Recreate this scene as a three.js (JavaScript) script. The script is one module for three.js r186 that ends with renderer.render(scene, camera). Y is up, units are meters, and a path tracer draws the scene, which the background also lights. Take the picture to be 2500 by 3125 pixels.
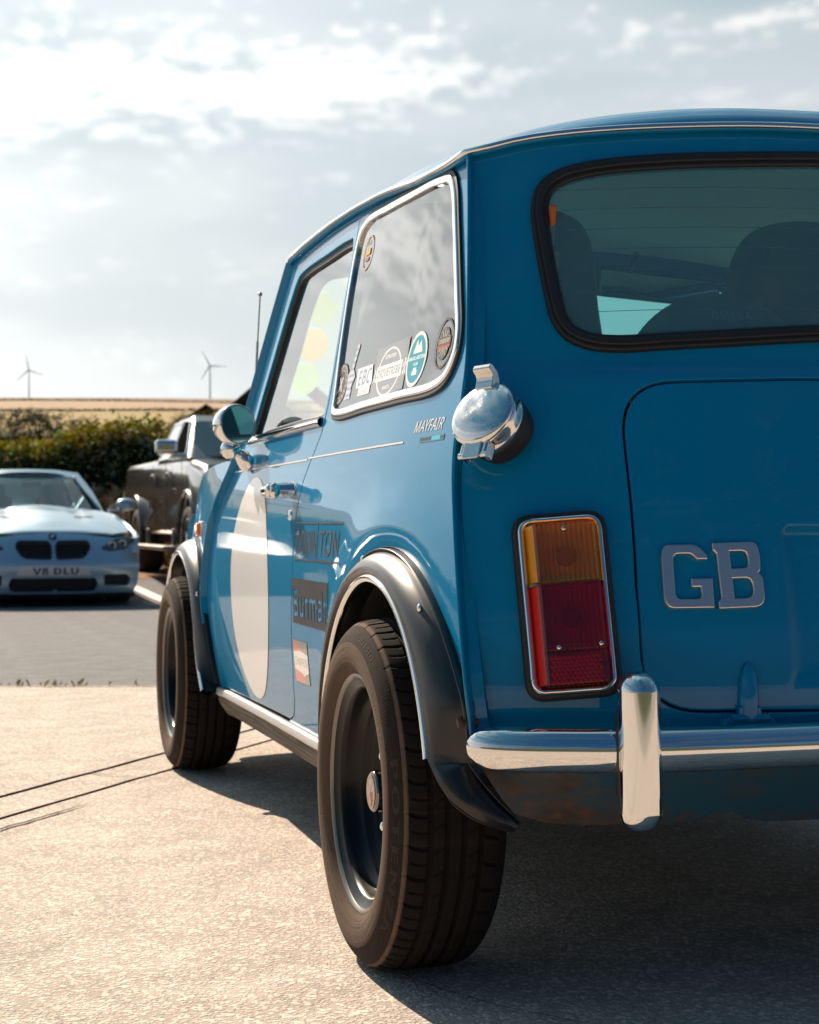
import * as THREE from 'three';
import { RoundedBoxGeometry } from 'three/addons/geometries/RoundedBoxGeometry.js';
import { ImprovedNoise } from 'three/addons/math/ImprovedNoise.js';
import { mergeGeometries, mergeVertices, toCreasedNormals } from 'three/addons/utils/BufferGeometryUtils.js';

const V3 = (x, y, z) => new THREE.Vector3(x, y, z), PI = Math.PI, rad = (d) => d * PI / 180;
const scene = new THREE.Scene();
// ---------- camera: crouching behind the small car, a step to its left ----------
const camera = new THREE.PerspectiveCamera(33.85, 819 / 1024, 0.05, 6000);
const YAW = rad(15.6), EYE = V3(-1.302, 0.64, 2.367);
camera.position.copy(EYE);
camera.rotation.set(rad(0.38), -YAW, 0, 'YXZ');
camera.focus = 2.25; camera.userData.fStop = 12;
scene.add(camera);
const AHEAD = V3(Math.sin(YAW), 0, -Math.cos(YAW)), ASIDE = V3(Math.cos(YAW), 0, Math.sin(YAW));
const spot = (s, d, y = 0) => V3(EYE.x, 0, EYE.z).addScaledVector(ASIDE, s).addScaledVector(AHEAD, d).setY(y);   // metres to the right of / ahead of where the camera stands
// ---------- light ----------
const EXPOSURE = 1.66;
const SUN = V3(-0.36, 1.0, -1.6).normalize();
const rngOf = (seed) => () => { seed |= 0; seed = seed + 0x6D2B79F5 | 0; let t = Math.imul(seed ^ seed >>> 15, 1 | seed); t = t + Math.imul(t ^ t >>> 7, 61 | t) ^ t; return ((t ^ t >>> 14) >>> 0) / 4294967296; };
const NOISE = new ImprovedNoise();
const noise = (x, y, z = 0) => NOISE.noise(x, y, z);
const fbm = (x, y, z, n = 4) => { let a = 0, k = 0.5; for (let i = 0; i < n; i++) { a += k * NOISE.noise(x, y, z); x = x * 2.03 + 7.1; y = y * 2.03 + 3.7; z = z * 2.03 + 1.3; k *= 0.5; } return a; };
const clamp = (t, a = 0, b = 1) => Math.min(b, Math.max(a, t));
function curve(pts) {                       // smooth interpolation through [t, v] pairs (monotone tangents)
  const n = pts.length, d = [], m = [];
  for (let i = 0; i < n - 1; i++) d.push((pts[i + 1][1] - pts[i][1]) / (pts[i + 1][0] - pts[i][0]));
  for (let i = 0; i < n; i++) {
    if (i === 0) m.push(d[0]); else if (i === n - 1) m.push(d[n - 2]);
    else if (d[i - 1] * d[i] <= 0) m.push(0);
    else { const a = pts[i][0] - pts[i - 1][0], b = pts[i + 1][0] - pts[i][0]; m.push(3 * (a + b) / ((2 * b + a) / d[i - 1] + (b + 2 * a) / d[i])); }
  }
  return (t) => {
    if (t <= pts[0][0]) return pts[0][1] + (t - pts[0][0]) * m[0];
    if (t >= pts[n - 1][0]) return pts[n - 1][1] + (t - pts[n - 1][0]) * m[n - 1];
    let i = 0; while (t > pts[i + 1][0]) i++;
    const h = pts[i + 1][0] - pts[i][0], s = (t - pts[i][0]) / h, s2 = s * s, s3 = s2 * s;
    return (2 * s3 - 3 * s2 + 1) * pts[i][1] + (s3 - 2 * s2 + s) * h * m[i] + (3 * s2 - 2 * s3) * pts[i + 1][1] + (s3 - s2) * h * m[i + 1];
  };
}
const ss = (a, b, t) => { t = clamp((t - a) / (b - a)); return t * t * (3 - 2 * t); };
const gauss = (t, w) => Math.exp(-t * t / (w * w));
const lerp = (a, b, t) => a + (b - a) * t;
{
  const W = 2048, H = 1024, data = new Float32Array(W * H * 4);
  for (let j = 0; j < H; j++) {
    const el = ((j + 0.5) / H - 0.5) * PI, dy = Math.sin(el), ce = Math.cos(el);
    for (let i = 0; i < W; i++) {
      const az = ((i + 0.5) / W - 0.5) * 2 * PI, dx = Math.cos(az) * ce, dz = Math.sin(az) * ce, o = (j * W + i) * 4;
      const up = Math.max(dy, 0), c = dx * SUN.x + dy * SUN.y + dz * SUN.z, ang = Math.acos(clamp(c, -1, 1));
      const toward = 0.5 + 0.5 * (dx * SUN.x + dz * SUN.z) / Math.max(1e-3, Math.hypot(SUN.x, SUN.z) * ce);   // 1 on the sun's side, 0 opposite
      const t = 1 - ss(0.04, lerp(0.30, 0.62, toward), up), h = 0.75 * t + 0.25 * Math.exp(-up * 6);
      let r = lerp(0.028, 0.45, h), g = lerp(0.15, 0.475, h), b = lerp(0.225, 0.475, h);
      r *= lerp(0.12, 1, toward); g *= lerp(0.25, 1, toward); b *= lerp(0.46, 1, toward);
      const az0 = Math.atan2(dx * SUN.z - dz * SUN.x, dx * SUN.x + dz * SUN.z);
      const glow = 0.28 * Math.exp(-ang * ang / 0.17) + 0.17 * Math.exp(-ang / 0.55) + 1.2 * Math.exp(-ang * ang / 0.012) + 0.44 * Math.exp(-az0 * az0 / 0.03) * Math.exp(-up * 3.0);
      r += glow * 0.80; g += glow * 0.76; b += glow * 0.70;
      if (dy > -0.02) {
        // a smooth veil, one torn bank of high cloud and a few wisps above it
        const wx = fbm(dx * 3 + 4, dy * 9, dz * 3, 3), wy = fbm(dx * 3 - 9, dy * 9 + 5, dz * 3, 3);
        const a = fbm(dx * 7 + wx * 1.8, dy * 30 + wy * 2.6, dz * 7 + wx, 6), f = fbm(dx * 52 + wx * 6, dy * 170 + wy * 8, dz * 52, 5);
        const veil = fbm(dx * 2.2 + 20, dy * 10 + 3, dz * 2.2, 4), bear = Math.atan2(dx * ASIDE.x + dz * ASIDE.z, dx * AHEAD.x + dz * AHEAD.z);
        const mid = 0.250 + 0.045 * Math.max(0, bear + 0.12) + 0.012 * wx, wide = 0.034 * ss(0.20, -0.25, bear) + 0.008;
        const bank = Math.exp(-Math.pow((el - mid) / wide, 2)) * ss(0.16, -0.02, bear), high = ss(0.255, 0.30, el) * ss(-0.05, 0.12, bear + 0.5 * veil) * ss(1.2, 0.4, el);
        let k = 0.85 * ss(0.02, 0.42, f * 0.9 + a * 0.45 + bank * 0.46 - 0.10) * (0.25 + 0.75 * Math.max(bank, 0.25)) + 0.75 * ss(0.10, 0.36, f * 0.75 + a * 0.75 + veil * 0.2) * high;
        k = clamp(k + 0.36 * ss(-0.25, 0.35, veil + 0.25 * a) * (0.35 + 0.65 * toward));
        const w = (0.10 + 0.52 * Math.pow(toward, 1.5)) + glow * 1.5;
        r = lerp(r, w * 1.0, k * 0.85); g = lerp(g, w * 0.985, k * 0.85); b = lerp(b, w * 0.96, k * 0.85);
      }
      data[o] = r; data[o + 1] = g; data[o + 2] = b; data[o + 3] = 1;
    }
  }
  const sky = new THREE.DataTexture(data, W, H, THREE.RGBAFormat, THREE.FloatType);
  sky.mapping = THREE.EquirectangularReflectionMapping; sky.magFilter = THREE.LinearFilter; sky.minFilter = THREE.LinearFilter; sky.needsUpdate = true;
  scene.background = sky; scene.environment = sky;
}
const sun = new THREE.DirectionalLight(0xffead2, 5);
sun.position.copy(SUN).multiplyScalar(40); sun.target.position.set(0, 0, -4); sun.castShadow = true; sun.shadow.mapSize.set(2048, 2048);
Object.assign(sun.shadow.camera, { left: -25, right: 25, top: 25, bottom: -25, near: 1, far: 90 });
scene.add(sun, sun.target);

// ---------- small helpers ----------
const usedNames = {};
function numbered(name) { const n = usedNames[name] = (usedNames[name] ?? -1) + 1; return n ? name + '_' + String(n).padStart(3, '0') : name; }
function thing(name, label, category, pos = [0, 0, 0], turn = 0, group) {
  const o = new THREE.Group(); o.name = numbered(name); o.position.set(...pos); o.rotation.y = turn;
  o.userData = { label, category }; if (group) o.userData.group = group; scene.add(o); return o;
}
function part(name, geo, mat, parent, label) {
  if (Array.isArray(geo)) geo = join(geo);
  const m = new THREE.Mesh(geo, mat); m.name = name; m.castShadow = m.receiveShadow = true; if (label) m.userData.label = label; parent.add(m); return m;
}
function single(name, geo, mat, label, category, group) { const m = part(numbered(name), geo, mat, scene); m.userData = { label, category }; if (group) m.userData.group = group; return m; }
function setting(name, geo, mat) { const m = part(name, geo, mat, scene); m.userData.kind = 'structure'; return m; }
function stuff(name, geo, mat, label, category) { const m = part(name, geo, mat, scene); m.userData = { kind: 'stuff', label, category }; return m; }
function join(list) {                       // several geometries as one
  list = list.map((g) => { g = g.index ? g.toNonIndexed() : g; for (const k of Object.keys(g.attributes)) if (!['position', 'normal', 'uv'].includes(k)) g.deleteAttribute(k); if (!g.attributes.uv) g.setAttribute('uv', new THREE.BufferAttribute(new Float32Array(g.attributes.position.count * 2), 2)); return g; });
  return mergeGeometries(list);
}
const moved = (g, x = 0, y = 0, z = 0, rx = 0, ry = 0, rz = 0, s = 1) => g.applyMatrix4(new THREE.Matrix4().compose(V3(x, y, z), new THREE.Quaternion().setFromEuler(new THREE.Euler(rx, ry, rz)), Array.isArray(s) ? V3(...s) : V3(s, s, s)));
const box = (w, h, d, x = 0, y = 0, z = 0, r = 0.004, rx = 0, ry = 0, rz = 0) => moved(new RoundedBoxGeometry(w, h, d, 2, Math.min(r, w * 0.49, h * 0.49, d * 0.49)), x, y, z, rx, ry, rz);
const cyl = (r0, r1, h, x = 0, y = 0, z = 0, rx = 0, ry = 0, rz = 0, n = 24) => moved(new THREE.CylinderGeometry(r0, r1, h, n), x, y, z, rx, ry, rz);
const tube = (pts, r, n = 64, closed = false, k = 10) => new THREE.TubeGeometry(new THREE.CatmullRomCurve3(pts, closed, 'centripetal'), n, r, k, closed);
const framed = (g, m) => g.clone().applyMatrix4(m);
function basis(at, n, upHint = V3(0, 1, 0)) {   // matrix with z along n, y near upHint
  const z = n.clone().normalize(), x = upHint.clone().cross(z).normalize(), y = z.clone().cross(x);
  return new THREE.Matrix4().makeBasis(x, y, z).setPosition(at);
}
function gridGeo(nu, nv, f, closedU = false) {  // a surface through f(u, v), u and v from 0 to 1
  const pos = [], uv = [], idx = [];
  for (let j = 0; j <= nv; j++) for (let i = 0; i <= nu; i++) { const p = f(i / nu, j / nv); pos.push(p.x, p.y, p.z); uv.push(i / nu, j / nv); }
  for (let j = 0; j < nv; j++) for (let i = 0; i < nu; i++) { const a = j * (nu + 1) + i, b = a + 1, c = a + nu + 1, d = c + 1; idx.push(a, b, d, a, d, c); }
  const g = new THREE.BufferGeometry();
  g.setAttribute('position', new THREE.Float32BufferAttribute(pos, 3)); g.setAttribute('uv', new THREE.Float32BufferAttribute(uv, 2)); g.setIndex(idx); g.computeVertexNormals();
  if (closedU) { const n = g.attributes.normal; for (let j = 0; j <= nv; j++) { const a = j * (nu + 1), b = a + nu; const x = n.getX(a) + n.getX(b), y = n.getY(a) + n.getY(b), z = n.getZ(a) + n.getZ(b), l = Math.hypot(x, y, z) || 1; n.setXYZ(a, x / l, y / l, z / l); n.setXYZ(b, x / l, y / l, z / l); } }
  return g;
}
function roundPoly(pts, seg = 6) {          // [[a, b, radius?], ...] -> outline with rounded corners
  const out = [], n = pts.length;
  for (let i = 0; i < n; i++) {
    const p = pts[i], a = pts[(i + n - 1) % n], b = pts[(i + 1) % n], r = p[2] || 0;
    if (!r) { out.push([p[0], p[1]]); continue; }
    const la = Math.hypot(a[0] - p[0], a[1] - p[1]), lb = Math.hypot(b[0] - p[0], b[1] - p[1]), k = Math.min(r, la * 0.49, lb * 0.49);
    const A = [p[0] + (a[0] - p[0]) / la * k, p[1] + (a[1] - p[1]) / la * k], B = [p[0] + (b[0] - p[0]) / lb * k, p[1] + (b[1] - p[1]) / lb * k];
    for (let s = 0; s <= seg; s++) { const t = s / seg, u = 1 - t; out.push([u * u * A[0] + 2 * u * t * p[0] + t * t * B[0], u * u * A[1] + 2 * u * t * p[1] + t * t * B[1]]); }
  }
  return out;
}
function smoothLoop(pts, n = 8) {           // closed Catmull-Rom through 2-D points
  const c = new THREE.CatmullRomCurve3(pts.map((p) => V3(p[0], p[1], 0)), true, 'centripetal');
  return c.getPoints(pts.length * n).slice(0, -1).map((p) => [p.x, p.y]);
}
const insetLoop = (pts, d) => {             // shift a loop inwards by d
  const n = pts.length; let area = 0; for (let i = 0; i < n; i++) { const a = pts[i], b = pts[(i + 1) % n]; area += a[0] * b[1] - b[0] * a[1]; }
  const s = area > 0 ? 1 : -1;
  return pts.map((p, i) => { const a = pts[(i + n - 1) % n], b = pts[(i + 1) % n]; let tx = b[0] - a[0], ty = b[1] - a[1]; const l = Math.hypot(tx, ty) || 1; return [p[0] - s * ty / l * d, p[1] + s * tx / l * d]; });
};
function densify(pts, step) {
  const out = [];
  pts.forEach((p, i) => { const q = pts[(i + 1) % pts.length], n = Math.max(1, Math.ceil(Math.hypot(q[0] - p[0], q[1] - p[1]) / step)); for (let k = 0; k < n; k++) out.push([lerp(p[0], q[0], k / n), lerp(p[1], q[1], k / n)]); });
  return out;
}
const inside = (pt, loops) => { let c = false; for (const L of loops) for (let i = 0, j = L.length - 1; i < L.length; j = i++) if ((L[i][1] > pt[1]) !== (L[j][1] > pt[1]) && pt[0] < (L[j][0] - L[i][0]) * (pt[1] - L[i][1]) / (L[j][1] - L[i][1]) + L[i][0]) c = !c; return c; };
function clipHalf(poly, axis, lim, sign) {
  const out = [];
  for (let i = 0; i < poly.length; i++) {
    const p = poly[i], q = poly[(i + 1) % poly.length], dp = (p[axis] - lim) * sign, dq = (q[axis] - lim) * sign;
    if (dp >= 0) out.push(p);
    if ((dp > 0 && dq < 0) || (dp < 0 && dq > 0)) { const t = dp / (dp - dq); out.push([lerp(p[0], q[0], t), lerp(p[1], q[1], t)]); }
  }
  return out;
}
function sheet(outline, holes, step) {      // a flat outline with holes, cut into a fine grid: { pts, tris }
  let poly = densify(outline, step * 0.7);
  const loops = [poly, ...holes.map((h) => densify(h, step * 0.7))];
  const orient = (L) => { let a = 0; for (let i = 0; i < L.length; i++) { const p = L[i], q = L[(i + 1) % L.length]; a += p[0] * q[1] - q[0] * p[1]; } return a; };
  if (orient(poly) < 0) poly.reverse();
  for (const h0 of loops.slice(1)) {        // bridge each hole to the outline
    const h = h0.slice(); if (orient(h) > 0) h.reverse();
    let best = [1e9]; h.forEach((p, i) => poly.forEach((q, j) => { const d = (p[0] - q[0]) ** 2 + (p[1] - q[1]) ** 2; if (d < best[0]) best = [d, i, j]; }));
    const [, i, j] = best; poly = [...poly.slice(0, j + 1), ...h.slice(i), ...h.slice(0, i + 1), ...poly.slice(j)];
  }
  const xs = poly.map((p) => p[0]), ys = poly.map((p) => p[1]), x0 = Math.min(...xs) - 1e-5, y0 = Math.min(...ys) - 1e-5;
  const nx = Math.ceil((Math.max(...xs) - x0) / step), ny = Math.ceil((Math.max(...ys) - y0) / step), crossed = new Set();
  for (const L of loops) L.forEach((p, i) => { const q = L[(i + 1) % L.length]; for (let k = 0; k <= 8; k++) { const a = lerp(p[0], q[0], k / 8), b = lerp(p[1], q[1], k / 8); for (const [ox, oy] of [[0, 0], [1e-4, 1e-4], [-1e-4, -1e-4], [1e-4, -1e-4], [-1e-4, 1e-4]]) crossed.add(Math.floor((a + ox - x0) / step) * 10000 + Math.floor((b + oy - y0) / step)); } });
  const pts = [], tris = [], seen = new Map();
  const id = (p) => { const k = Math.round(p[0] * 2e5) + '_' + Math.round(p[1] * 2e5); if (!seen.has(k)) { seen.set(k, pts.length); pts.push(p); } return seen.get(k); };
  for (let i = 0; i < nx; i++) {
    const a = x0 + i * step, b = a + step; let col = null;
    for (let j = 0; j < ny; j++) {
      const c = y0 + j * step, d = c + step;
      if (!crossed.has(i * 10000 + j)) {
        if (!inside([(a + b) / 2, (c + d) / 2], loops)) continue;
        const q = [[a, c], [b, c], [b, d], [a, d]].map(id); tris.push([q[0], q[1], q[2]], [q[0], q[2], q[3]]); continue;
      }
      col ??= clipHalf(clipHalf(poly, 0, a, 1), 0, b, -1);
      const cell = clipHalf(clipHalf(col, 1, c, 1), 1, d, -1); if (cell.length < 3) continue;
      const clean = cell.filter((p, k) => { const q = cell[(k + 1) % cell.length]; return Math.abs(p[0] - q[0]) + Math.abs(p[1] - q[1]) > 1e-9; }); if (clean.length < 3) continue;
      for (const t of THREE.ShapeUtils.triangulateShape(clean.map((p) => new THREE.Vector2(...p)), [])) tris.push(t.map((k) => id(clean[k])));
    }
  }
  return { pts, tris, loops };
}
// A panel: an outline with holes laid on a surface, with smooth normals, an optional rolled edge of some depth, and uv in metres (or fitted to a box).
function panel(outline, holes, surf, outward, { step = 0.03, depth = 0.012, lift = 0, uvBox, bevel = 0.0016 } = {}) {
  const { pts, tris, loops } = sheet(outline, holes, step), e = 1e-3;
  const normalAt = (a, b) => { const n = surf(a + e, b).sub(surf(a - e, b)).cross(surf(a, b + e).sub(surf(a, b - e))).normalize(); return n.dot(outward) < 0 ? n.negate() : n; };
  const pos = [], nor = [], uv = [], idx = [];
  const put = (p, n, a, b) => { pos.push(p.x, p.y, p.z); nor.push(n.x, n.y, n.z); uv.push(...(uvBox ? [(a - uvBox[0]) / (uvBox[2] - uvBox[0]), (b - uvBox[1]) / (uvBox[3] - uvBox[1])] : [a, b])); return pos.length / 3 - 1; };
  for (const [a, b] of pts) { const n = normalAt(a, b); put(surf(a, b).addScaledVector(n, lift), n, a, b); }
  const tri = (a, b, c) => {
    const P = (k) => V3(pos[3 * k], pos[3 * k + 1], pos[3 * k + 2]), n = P(b).sub(P(a)).cross(P(c).sub(P(a)));
    if (n.x * nor[3 * a] + n.y * nor[3 * a + 1] + n.z * nor[3 * a + 2] < 0) idx.push(a, c, b); else idx.push(a, b, c);
  };
  for (const t of tris) tri(...t);
  if (depth) for (const L of loops) {
    const n = L.length;
    let area = 0; for (let i = 0; i < n; i++) { const p = L[i], q = L[(i + 1) % n]; area += p[0] * q[1] - q[0] * p[1]; }
    const out = (L === loops[0] ? 1 : -1) * (area > 0 ? 1 : -1), rows = [];
    for (let i = 0; i <= n; i++) {
      const [a, b] = L[i % n], [pa, pb] = L[(i + n - 1) % n], [qa, qb] = L[(i + 1) % n], N = normalAt(a, b), T = surf(qa, qb).sub(surf(pa, pb)).normalize();
      const S = T.clone().cross(N).normalize(), mid = surf(a, b), probe = surf(a + out * (qb - pb) * 0.01, b - out * (qa - pa) * 0.01).sub(mid); if (S.dot(probe) < 0) S.negate();
      const P = mid.addScaledVector(N, lift), M = N.clone().add(S).normalize();
      rows.push([put(P, N, a, b), put(P.clone().addScaledVector(S, bevel * 0.7).addScaledVector(N, -bevel * 0.3), M, a, b), put(P.clone().addScaledVector(S, bevel).addScaledVector(N, -bevel), S, a, b), put(P.clone().addScaledVector(S, bevel).addScaledVector(N, -depth), S, a, b)]);
    }
    for (let i = 0; i < n; i++) for (let k = 0; k < 3; k++) { const [a, b] = [rows[i][k], rows[i][k + 1]], [c, d] = [rows[i + 1][k], rows[i + 1][k + 1]]; tri(b, a, c); tri(b, c, d); }
  }
  const g = new THREE.BufferGeometry();
  g.setAttribute('position', new THREE.Float32BufferAttribute(pos, 3)); g.setAttribute('normal', new THREE.Float32BufferAttribute(nor, 3)); g.setAttribute('uv', new THREE.Float32BufferAttribute(uv, 2)); g.setIndex(idx);
  return g;
}
const lathe = (pts, n = 64, a0 = 0, a1 = 2 * PI) => new THREE.LatheGeometry(pts.map((p) => new THREE.Vector2(p[0], p[1])), n, a0, a1);
function sweep(frames, profile, closedProfile = true) {   // frames: [{p, n, b, s?}], profile: [[along n, along b], ...]
  const m = profile.length - (closedProfile ? 0 : 1);
  return gridGeo(m, frames.length - 1, (u, v) => { const f = frames[Math.round(v * (frames.length - 1))], q = profile[Math.round(u * m) % profile.length], s = f.s ?? 1; return f.p.clone().addScaledVector(f.n, q[0] * s).addScaledVector(f.b, q[1] * s); }, closedProfile);
}
function pic(w, h, draw, srgb = true) {     // a canvas texture
  const c = document.createElement('canvas'); c.width = w; c.height = h; draw(c.getContext('2d'), w, h);
  const t = new THREE.CanvasTexture(c); if (srgb) t.colorSpace = THREE.SRGBColorSpace; t.wrapS = t.wrapT = THREE.RepeatWrapping; return t;
}
function dots(w, h, f, srgb = false) {      // a computed texture: f(u, v) -> [r, g, b] or one number
  const d = new Uint8Array(w * h * 4);
  for (let j = 0; j < h; j++) for (let i = 0; i < w; i++) { let c = f(i / w, j / h); if (!Array.isArray(c)) c = [c, c, c]; const o = (j * w + i) * 4; d[o] = clamp(c[0]) * 255; d[o + 1] = clamp(c[1]) * 255; d[o + 2] = clamp(c[2]) * 255; d[o + 3] = 255; }
  const t = new THREE.DataTexture(d, w, h); t.magFilter = THREE.LinearFilter; t.minFilter = THREE.LinearFilter; t.wrapS = t.wrapT = THREE.RepeatWrapping; if (srgb) t.colorSpace = THREE.SRGBColorSpace; t.needsUpdate = true; return t;
}
const mat = (r, g, b, rough = 0.6, more = {}) => new THREE.MeshStandardMaterial({ color: new THREE.Color().setRGB(r, g, b), roughness: rough, metalness: 0, ...more });
const phys = (r, g, b, rough, more = {}) => new THREE.MeshPhysicalMaterial({ color: new THREE.Color().setRGB(r, g, b), roughness: rough, metalness: 0, ...more });
const pane = (r, g, b, rough = 0, more = {}) => phys(r, g, b, rough, { transmission: 1, thickness: 0, ior: 1.8, side: THREE.DoubleSide, ...more });
const tiled = (t, sx, sy = sx) => { const c = t.clone(); c.repeat.set(sx, sy); c.needsUpdate = true; return c; };
// ---------- ground ----------
const speck = dots(1024, 1024, (() => { const r = rngOf(5); const seeds = Array.from({ length: 6500 }, () => [r(), r(), 0.0035 + 0.0085 * r() * r(), r()]);
  const G = 32, cells = Array.from({ length: G * G }, () => []); seeds.forEach((s) => { for (let a = -1; a <= 1; a++) for (let b = -1; b <= 1; b++) { cells[((Math.floor(s[0] * G) + a + G) % G) * G + (Math.floor(s[1] * G) + b + G) % G].push(s); } });
  const wrap = (d) => Math.abs(d) > 0.5 ? 1 - Math.abs(d) : Math.abs(d);
  return (u, v) => { let hgt = 0.30 + 0.10 * r(), tone = 0.5;
    for (const s of cells[Math.floor(u * G) * G + Math.floor(v * G)]) { const d = Math.hypot(wrap(u - s[0]), wrap(v - s[1])) / s[2]; if (d < 1) { const k = Math.sqrt(1 - d * d); if (0.35 + k * 0.5 > hgt) { hgt = 0.35 + k * 0.5; tone = s[3]; } } }
    return [hgt, tone, 0]; }; })());
const mottle = (base, spread, warm, gritty = 0.16) => { const r = rngOf(17), im = speck.image.data; return dots(1024, 1024, (u, v) => { const so = ((Math.floor(v * 2048) % 1024) * 1024 + Math.floor(u * 2048) % 1024) * 4;
  const c = Math.cos(u * 2 * PI), s = Math.sin(u * 2 * PI), c2 = Math.cos(v * 2 * PI), s2 = Math.sin(v * 2 * PI);
  const a = fbm(c * 1.6 + c2 * 1.3, s * 1.6 + 3, s2 * 1.6, 5), f = fbm(c * 9 + s2 * 5, s * 9, c2 * 9 + 4, 4), g = fbm(c * 60 + c2 * 47, s * 60 + s2 * 31, s2 * 60, 3);
  const k = (1 + spread * (a * 0.9 + f * 0.5 + g * 0.5)) * (1 + gritty * ((im[so] > 110 ? im[so + 1] / 255 - 0.45 : -0.35) * 2 + (r() - 0.5)));
  return [base[0] * k * (1 + warm * f), base[1] * k, base[2] * k * (1 - warm * f)].map((x) => Math.pow(clamp(x), 1 / 2.2)); }, true); };
const planUV = (g, k) => { const p = g.attributes.position, uv = []; for (let i = 0; i < p.count; i++) uv.push(p.getX(i) * k, p.getZ(i) * k); g.setAttribute('uv', new THREE.Float32BufferAttribute(uv, 2)); return g; };
const M_concrete = mat(1, 1, 1, 0.93, { map: tiled(mottle([0.60, 0.51, 0.435], 0.42, 0.06, 0.36), 1), bumpMap: tiled(speck, 2), bumpScale: 0.0024 });
const M_asphalt = mat(1, 1, 1, 0.9, { map: tiled(mottle([0.205, 0.205, 0.21], 0.5, 0.04), 1), bumpMap: tiled(speck, 2.5), bumpScale: 0.007 });
const gy = curve([[-60, 0], [6.6, 0], [8, -0.01], [11, -0.09], [14, -0.17], [17, -0.2], [19, -0.1], [20.4, 0], [22, 0.02], [23.3, 0.12], [24.4, 0.55], [25.5, 0.95], [27, 1.1], [35, 1.2], [60, 2.0], [100, 3.9], [200, 9.3], [300, 15.5], [400, 22], [600, 37], [800, 52.5], [1000, 69.5], [1200, 86.5], [1400, 104], [1480, 109], [1600, 113], [2000, 122], [2600, 118], [5000, 60]]);
const groundY = (s, d) => gy(d) + (d > 20 ? noise(s * 0.13, d * 0.11, 4) * Math.min(0.12, (d - 20) * 0.02) : 0) + (d > 200 ? fbm(s * 0.0016 + 3, d * 0.0009, 2, 3) * Math.min(7, d * 0.006) : 0);
const strip = (s0, s1, d0, d1, ns, nd, lift = 0, bend = () => 0) => planUV(gridGeo(ns, nd, (u, v) => { const s = lerp(s0, s1, u), d = lerp(d0, d1, v) + bend(s) * (1 - v); return spot(s, d, groundY(s, d) + lift); }), 1);
// the near apron: three pieces of concrete with tarred joints between them
{
  const dirJ = V3(0.88, 0, -1.23).normalize(), nJ = V3(-1.23, 0, -0.88).normalize(), p0 = V3(-1.16, 0, -1.69);
  const toSD = (p) => { const q = p.clone().sub(EYE); return [q.dot(ASIDE), q.dot(AHEAD)]; };
  const slab = (o0, o1) => {
    let L = [[-14, o0], [14, o0], [14, o1], [-14, o1]].map(([t, o]) => toSD(p0.clone().addScaledVector(dirJ, t).addScaledVector(nJ, o)));
    L = clipHalf(clipHalf(clipHalf(L, 1, 6.66, -1), 1, -5, 1), 0, -9, 1);
    L = clipHalf(L, 0, 9, -1);
    const { pts, tris } = sheet(L, [], 0.2), g = new THREE.BufferGeometry(), pos = [], nor = [];
    for (const [s, d] of pts) { const p = spot(s, d), q = p.clone().sub(p0), t = q.dot(dirJ); p.addScaledVector(nJ, 0.004 * noise(t * 5, 2, 0) + 0.003 * noise(t * 23, 7, 0)); pos.push(p.x, 0.0012 * noise(p.x * 2, p.z * 2, 1), p.z); nor.push(0, 1, 0); }
    g.setAttribute('position', new THREE.Float32BufferAttribute(pos, 3)); g.setAttribute('normal', new THREE.Float32BufferAttribute(nor, 3));
    g.setIndex(tris.flatMap(([a, b, c]) => { const A = pts[a], B = pts[b], C = pts[c]; return (B[0] - A[0]) * (C[1] - A[1]) - (B[1] - A[1]) * (C[0] - A[0]) > 0 ? [a, b, c] : [a, c, b]; }));
    return planUV(g, 1);
  };
  setting('apron_bed', strip(-9, 9, -5, 6.65, 20, 20, -0.006), mat(0.05, 0.042, 0.035, 1));
  const root = new THREE.Group(); root.name = 'pavement'; root.userData.kind = 'structure'; scene.add(root);
  for (const [o0, o1] of [[0.01, 9], [-0.155, -0.01], [-16, -0.172]]) part('slab', slab(o0, o1), M_concrete, root);
  const line = (pts, w) => { const c = new THREE.CatmullRomCurve3(pts.map(([x, z]) => V3(x, 0.0035, z))); return gridGeo(2, 90, (u, v) => { const p = c.getPoint(v), t = c.getTangent(v), n = V3(-t.z, 0, t.x), k = w * (0.6 + 0.5 * Math.abs(noise(v * 14, w * 99, 1))) * Math.min(1, (1 - v) * 6 + 0.15); return p.addScaledVector(n, (u - 0.5) * k + 0.006 * noise(v * 22, 5, w)); }); };
  for (const [pts, w] of [[[[-1.9, -0.2], [-1.45, -0.86], [-1.18, -1.24], [-0.97, -1.52]], 0.014], [[[-0.93, -2.0], [-0.90, -1.95], [-0.83, -1.91]], 0.008], [[[0.2, 1.6], [-0.2, 0.9], [-0.36, 0.55], [-0.62, 0.2], [-0.72, -0.1]], 0.003]]) part('crack', line(pts, w), mat(0.06, 0.05, 0.042, 1), root);
  part('seam', gridGeo(160, 1, (u, v) => { const s = lerp(-5, 5, u), d = 6.60 + 0.012 * noise(s * 6, 3, 1) + (v - 0.5) * (0.02 + 0.016 * noise(s * 4, 8, 2)); return spot(s, d, 0.004); }), mat(0.09, 0.075, 0.06, 1), root);
}
setting('road', strip(-16, 16, 6.62, 20.2, 60, 50, -0.004, (s) => 0.02 * noise(s * 3, 1, 1) + 0.008 * noise(s * 17, 2, 1)), M_asphalt);
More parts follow.
